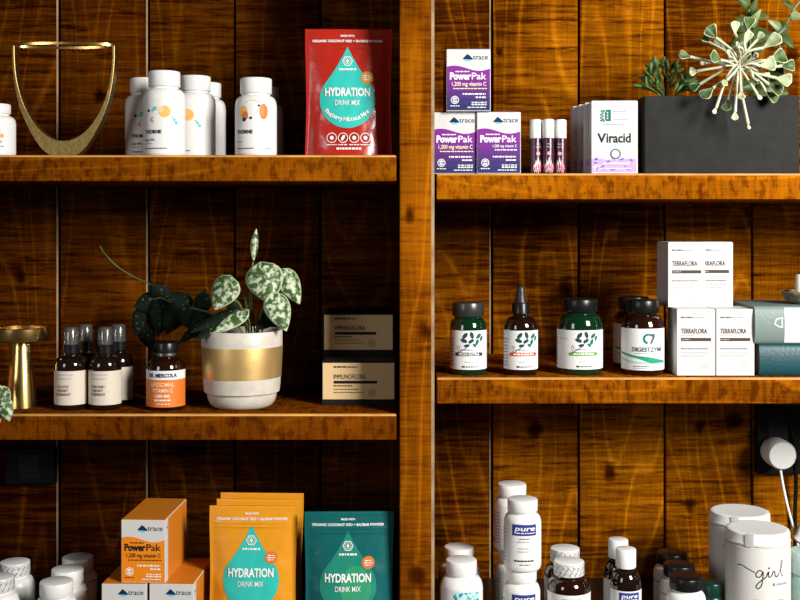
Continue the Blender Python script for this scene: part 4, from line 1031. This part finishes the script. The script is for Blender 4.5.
# ------------------------------------------------------------------ books, dish
def book(name, label, loc, rz, L, Dp, H, cloth, page, label_art=None):
    root = thing(name, label, 'book', loc, rz)
    bm = bmesh.new()
    add_box(bm, 0, L, 0, Dp, 0, .003, .0008); add_box(bm, 0, L, 0, Dp, H - .003, H, .0008)
    n0 = len(bm.verts)
    # rounded spine towards the room
    seg = 10; ra = []; rb = []
    for i in range(seg + 1):
        t = -PI / 2 + PI * i / seg
        y = -.006 * math.cos(t); z = H / 2 + (H / 2) * math.sin(t)
        ra.append((y, z)); rb.append((y * .5 + .002, H / 2 + (H / 2 - .0028) * math.sin(t)))
    for xa, xb in ((0, L),):
        A = [bm.verts.new((xa, y, z)) for y, z in ra]; B = [bm.verts.new((xb, y, z)) for y, z in ra]
        A2 = [bm.verts.new((xa, y, z)) for y, z in rb]; B2 = [bm.verts.new((xb, y, z)) for y, z in rb]
        for i in range(seg):
            bm.faces.new((A[i], B[i], B[i + 1], A[i + 1])); bm.faces.new((A2[i], A2[i + 1], B2[i + 1], B2[i]))
            bm.faces.new((A[i], A[i + 1], A2[i + 1], A2[i])); bm.faces.new((B[i + 1], B[i], B2[i], B2[i + 1]))
    bmesh.ops.recalc_face_normals(bm, faces=bm.faces)
    obj('cover', bm, cloth, root, 40)
    bm = bmesh.new(); add_box(bm, .004, L - .004, .0035, Dp - .004, .0032, H - .0032)
    obj('pages', bm, page, root)
    if label_art:
        label_art.obj('spine_label', lambda u, v, o: Vector((u, -.006 * math.sqrt(max(0, 1 - ((v - H / 2) / (H / 2)) ** 2)) - o * 2 - .0002, v)), part(root, 'cover'), sv=1.5)
    return root
PG = mat('page_edges', (.66, .58, .46), .8, bump=.3, bscale=400)
bz = Z_MR
hb = .045
book('hardback_book', 'dark teal hardback lying flat, lower of two books at the right end', (X(759, .02), .022, bz), -.06, .20, .15, hb, mat('teal_book_cloth', (.002, .05, .062), .45, bump=.1, bscale=300), PG)
a = Art(); a.rect(29, 1.2, 60, 36.0, mat('white_spine_label', (.60, .61, .58), .5), 0)
a.stroke([(27, 26), (21, 25), (19, 20), (23, 17.5), (27, 17)], 1.2, INKW, 1); a.stroke([(27, 26), (26, 22), (27, 17)], 1.0, INKW, 1)
h2 = .053
book('hardback_book', 'pale grey-green hardback with white spine label, upper of two books', (X(754, .02), .02, bz + hb + .0005), -.03, .20, .15, h2, mat('sage_book_cloth', (.135, .185, .17), .5, bump=.1, bscale=300), PG, a)
zb = bz + hb + h2 + .001
root = thing('stone_dish', 'small rough stone dish on top of the books at the right edge', 'dish', (X(806, .07), .07, zb))
lathe_obj('dish', [(0, 0), (.020, 0), (.030, .006), (.0345, .016), (.033, .0185), (.030, .016), (.022, .010), (0, .009)], mat('speckled_stone', (.20, .16, .10), .8, bump=.6, bscale=180, var=.4), root)
o = thing('candle', 'white candle stub standing in the stone dish at the right edge', 'candle', (X(801.5, .07), .07, zb + .0095))
lathe_obj('wax', [(0, 0), (.0090, 0), (.0092, .002), (.0086, .030), (.0075, .033), (0, .0325)], mat('white_wax', (.72, .68, .58), .5), o)
bm = bmesh.new(); add_tube(bm, [(0, 0, .0326), (.0006, 0, .036), (.0014, 0, .039)], .0006, 6); obj('wick', bm, BLACK, part(o, 'wax'))

# ------------------------------------------------------------------ wall sockets, plug
root = thing('wall_outlet', 'black outlet box on the planks below the middle left shelf', 'outlet', (X(33, WALL), WALL, Z(464.5, WALL)))
KB = mat('black_outlet_plastic', (.004, .004, .004), .7, spec=.15)
bm = bmesh.new(); add_box(bm, -.041, .041, -.018, -.0005, -.030, .030, .003); obj('outlet_box', bm, KB, root)
bm = bmesh.new(); add_box(bm, -.017, .017, -.0195, -.0182, -.02, .02, .001); obj('socket_plate', bm, mat('black_socket', (.007, .007, .007), .6, spec=.2), part(root, 'outlet_box'))
root = thing('wall_outlet', 'black outlet box on the planks below the middle right shelf', 'outlet', (X(776, WALL), WALL, Z(438, WALL)))
bm = bmesh.new(); add_box(bm, -.038, .038, -.022, -.0005, -.056, .054, .003); obj('outlet_box', bm, KB, root)
bm = bmesh.new(); add_box(bm, -.020, .020, -.0235, -.0222, -.045, .040, .001); obj('socket_plate', bm, M['black_socket'], part(root, 'outlet_box'))
pyd = WALL - .048
root = thing('power_adapter', 'round white power adapter plugged into the black outlet with a white cord', 'adapter', (X(778, pyd), pyd, Z(453, pyd)))
bm = bmesh.new(); add_lathe(bm, [(0, -.024), (.019, -.024), (.0225, -.020), (.0235, -.012), (.0235, .018), (.021, .023), (0, .024)], 48)
bmesh.ops.rotate(bm, verts=bm.verts, cent=(0, 0, 0), matrix=Matrix.Rotation(PI / 2, 3, 'X')); bmesh.ops.recalc_face_normals(bm, faces=bm.faces)
obj('adapter_body', bm, CAPW, root, 40)
bm = bmesh.new(); add_tube(bm, smooth_path([lp(780, 466, pyd - .01), lp(783, 485, pyd - .02), lp(788, 508, pyd - .03), lp(794, 530, pyd - .04), lp(798, 545, pyd - .05), lp(806, 560, pyd - .05)]), .0022, 8)
obj('cord', bm, CAPW, root, 60)
bm = bmesh.new(); add_tube(bm, smooth_path([lp(796, 540, pyd - .05), lp(799, 536, pyd - .052), lp(803, 528, pyd - .055), (lp(808, 520, pyd - .055))]), [.004, .006, .0075, .0075, .0075] + [.0075] * 14, 10)
obj('connector', bm, CAPW, root, 60)
root = thing('power_cable', 'black cable running down the planks beside the white adapter', 'cable', (X(795, WALL - .01), WALL - .01, Z(440, WALL - .01)))
bm = bmesh.new(); add_tube(bm, smooth_path([lp(790, 425, WALL - .026), lp(794, 440, WALL - .03), lp(796, 480, WALL - .02), lp(795, 520, WALL - .012), lp(797, 572, WALL - .02), lp(806, 583, WALL - .06)]), .0034, 8)
obj('cable', bm, KB, root, 60)

# ------------------------------------------------------------------ light, camera
def area(name, loc, target, sx, sy, power, col):
    l = bpy.data.lights.new(name, 'AREA'); l.shape = 'RECTANGLE'; l.size = sx; l.size_y = sy; l.energy = power; l.color = col
    o = bpy.data.objects.new(name, l); COL.objects.link(o); o.location = loc
    o.rotation_euler = (Vector(target) - Vector(loc)).to_track_quat('-Z', 'Y').to_euler()
    return o
wl = area('window_daylight', (1.5, -1.65, 2.0), (.2, .3, 1.15), .65, .85, 54, (1.0, .98, .94))
wl.data.spread = math.radians(140)
wd = bpy.data.worlds.new('room_ambience'); scene.world = wd; wd.use_nodes = True
bg = wd.node_tree.nodes['Background']; bg.inputs[0].default_value = (1.0, .86, .72, 1); bg.inputs[1].default_value = .035

area('left_fill_light', (-2.0, -2.3, 1.7), (0, .2, 1.2), .7, 1.1, 13, (.95, .97, 1.0))  # added unseen fill, for left reflections and the shaded boxes
cam = bpy.data.cameras.new('camera'); co = bpy.data.objects.new('camera', cam); COL.objects.link(co)
co.location = (0, -D, CZ); co.rotation_euler = (PI / 2, 0, 0)
cam.sensor_width = 36.0; cam.lens = 36.0 * F / 800.0
cam.shift_x = (400 - VX) / 800.0; cam.shift_y = (HY - 300.0) / 800.0
cam.clip_start = .05
scene.camera = co
vs = scene.view_settings
vs.view_transform = 'Standard'; vs.look = 'None'; vs.gamma = 1.0; vs.exposure = 0.35; vs.use_curve_mapping = False
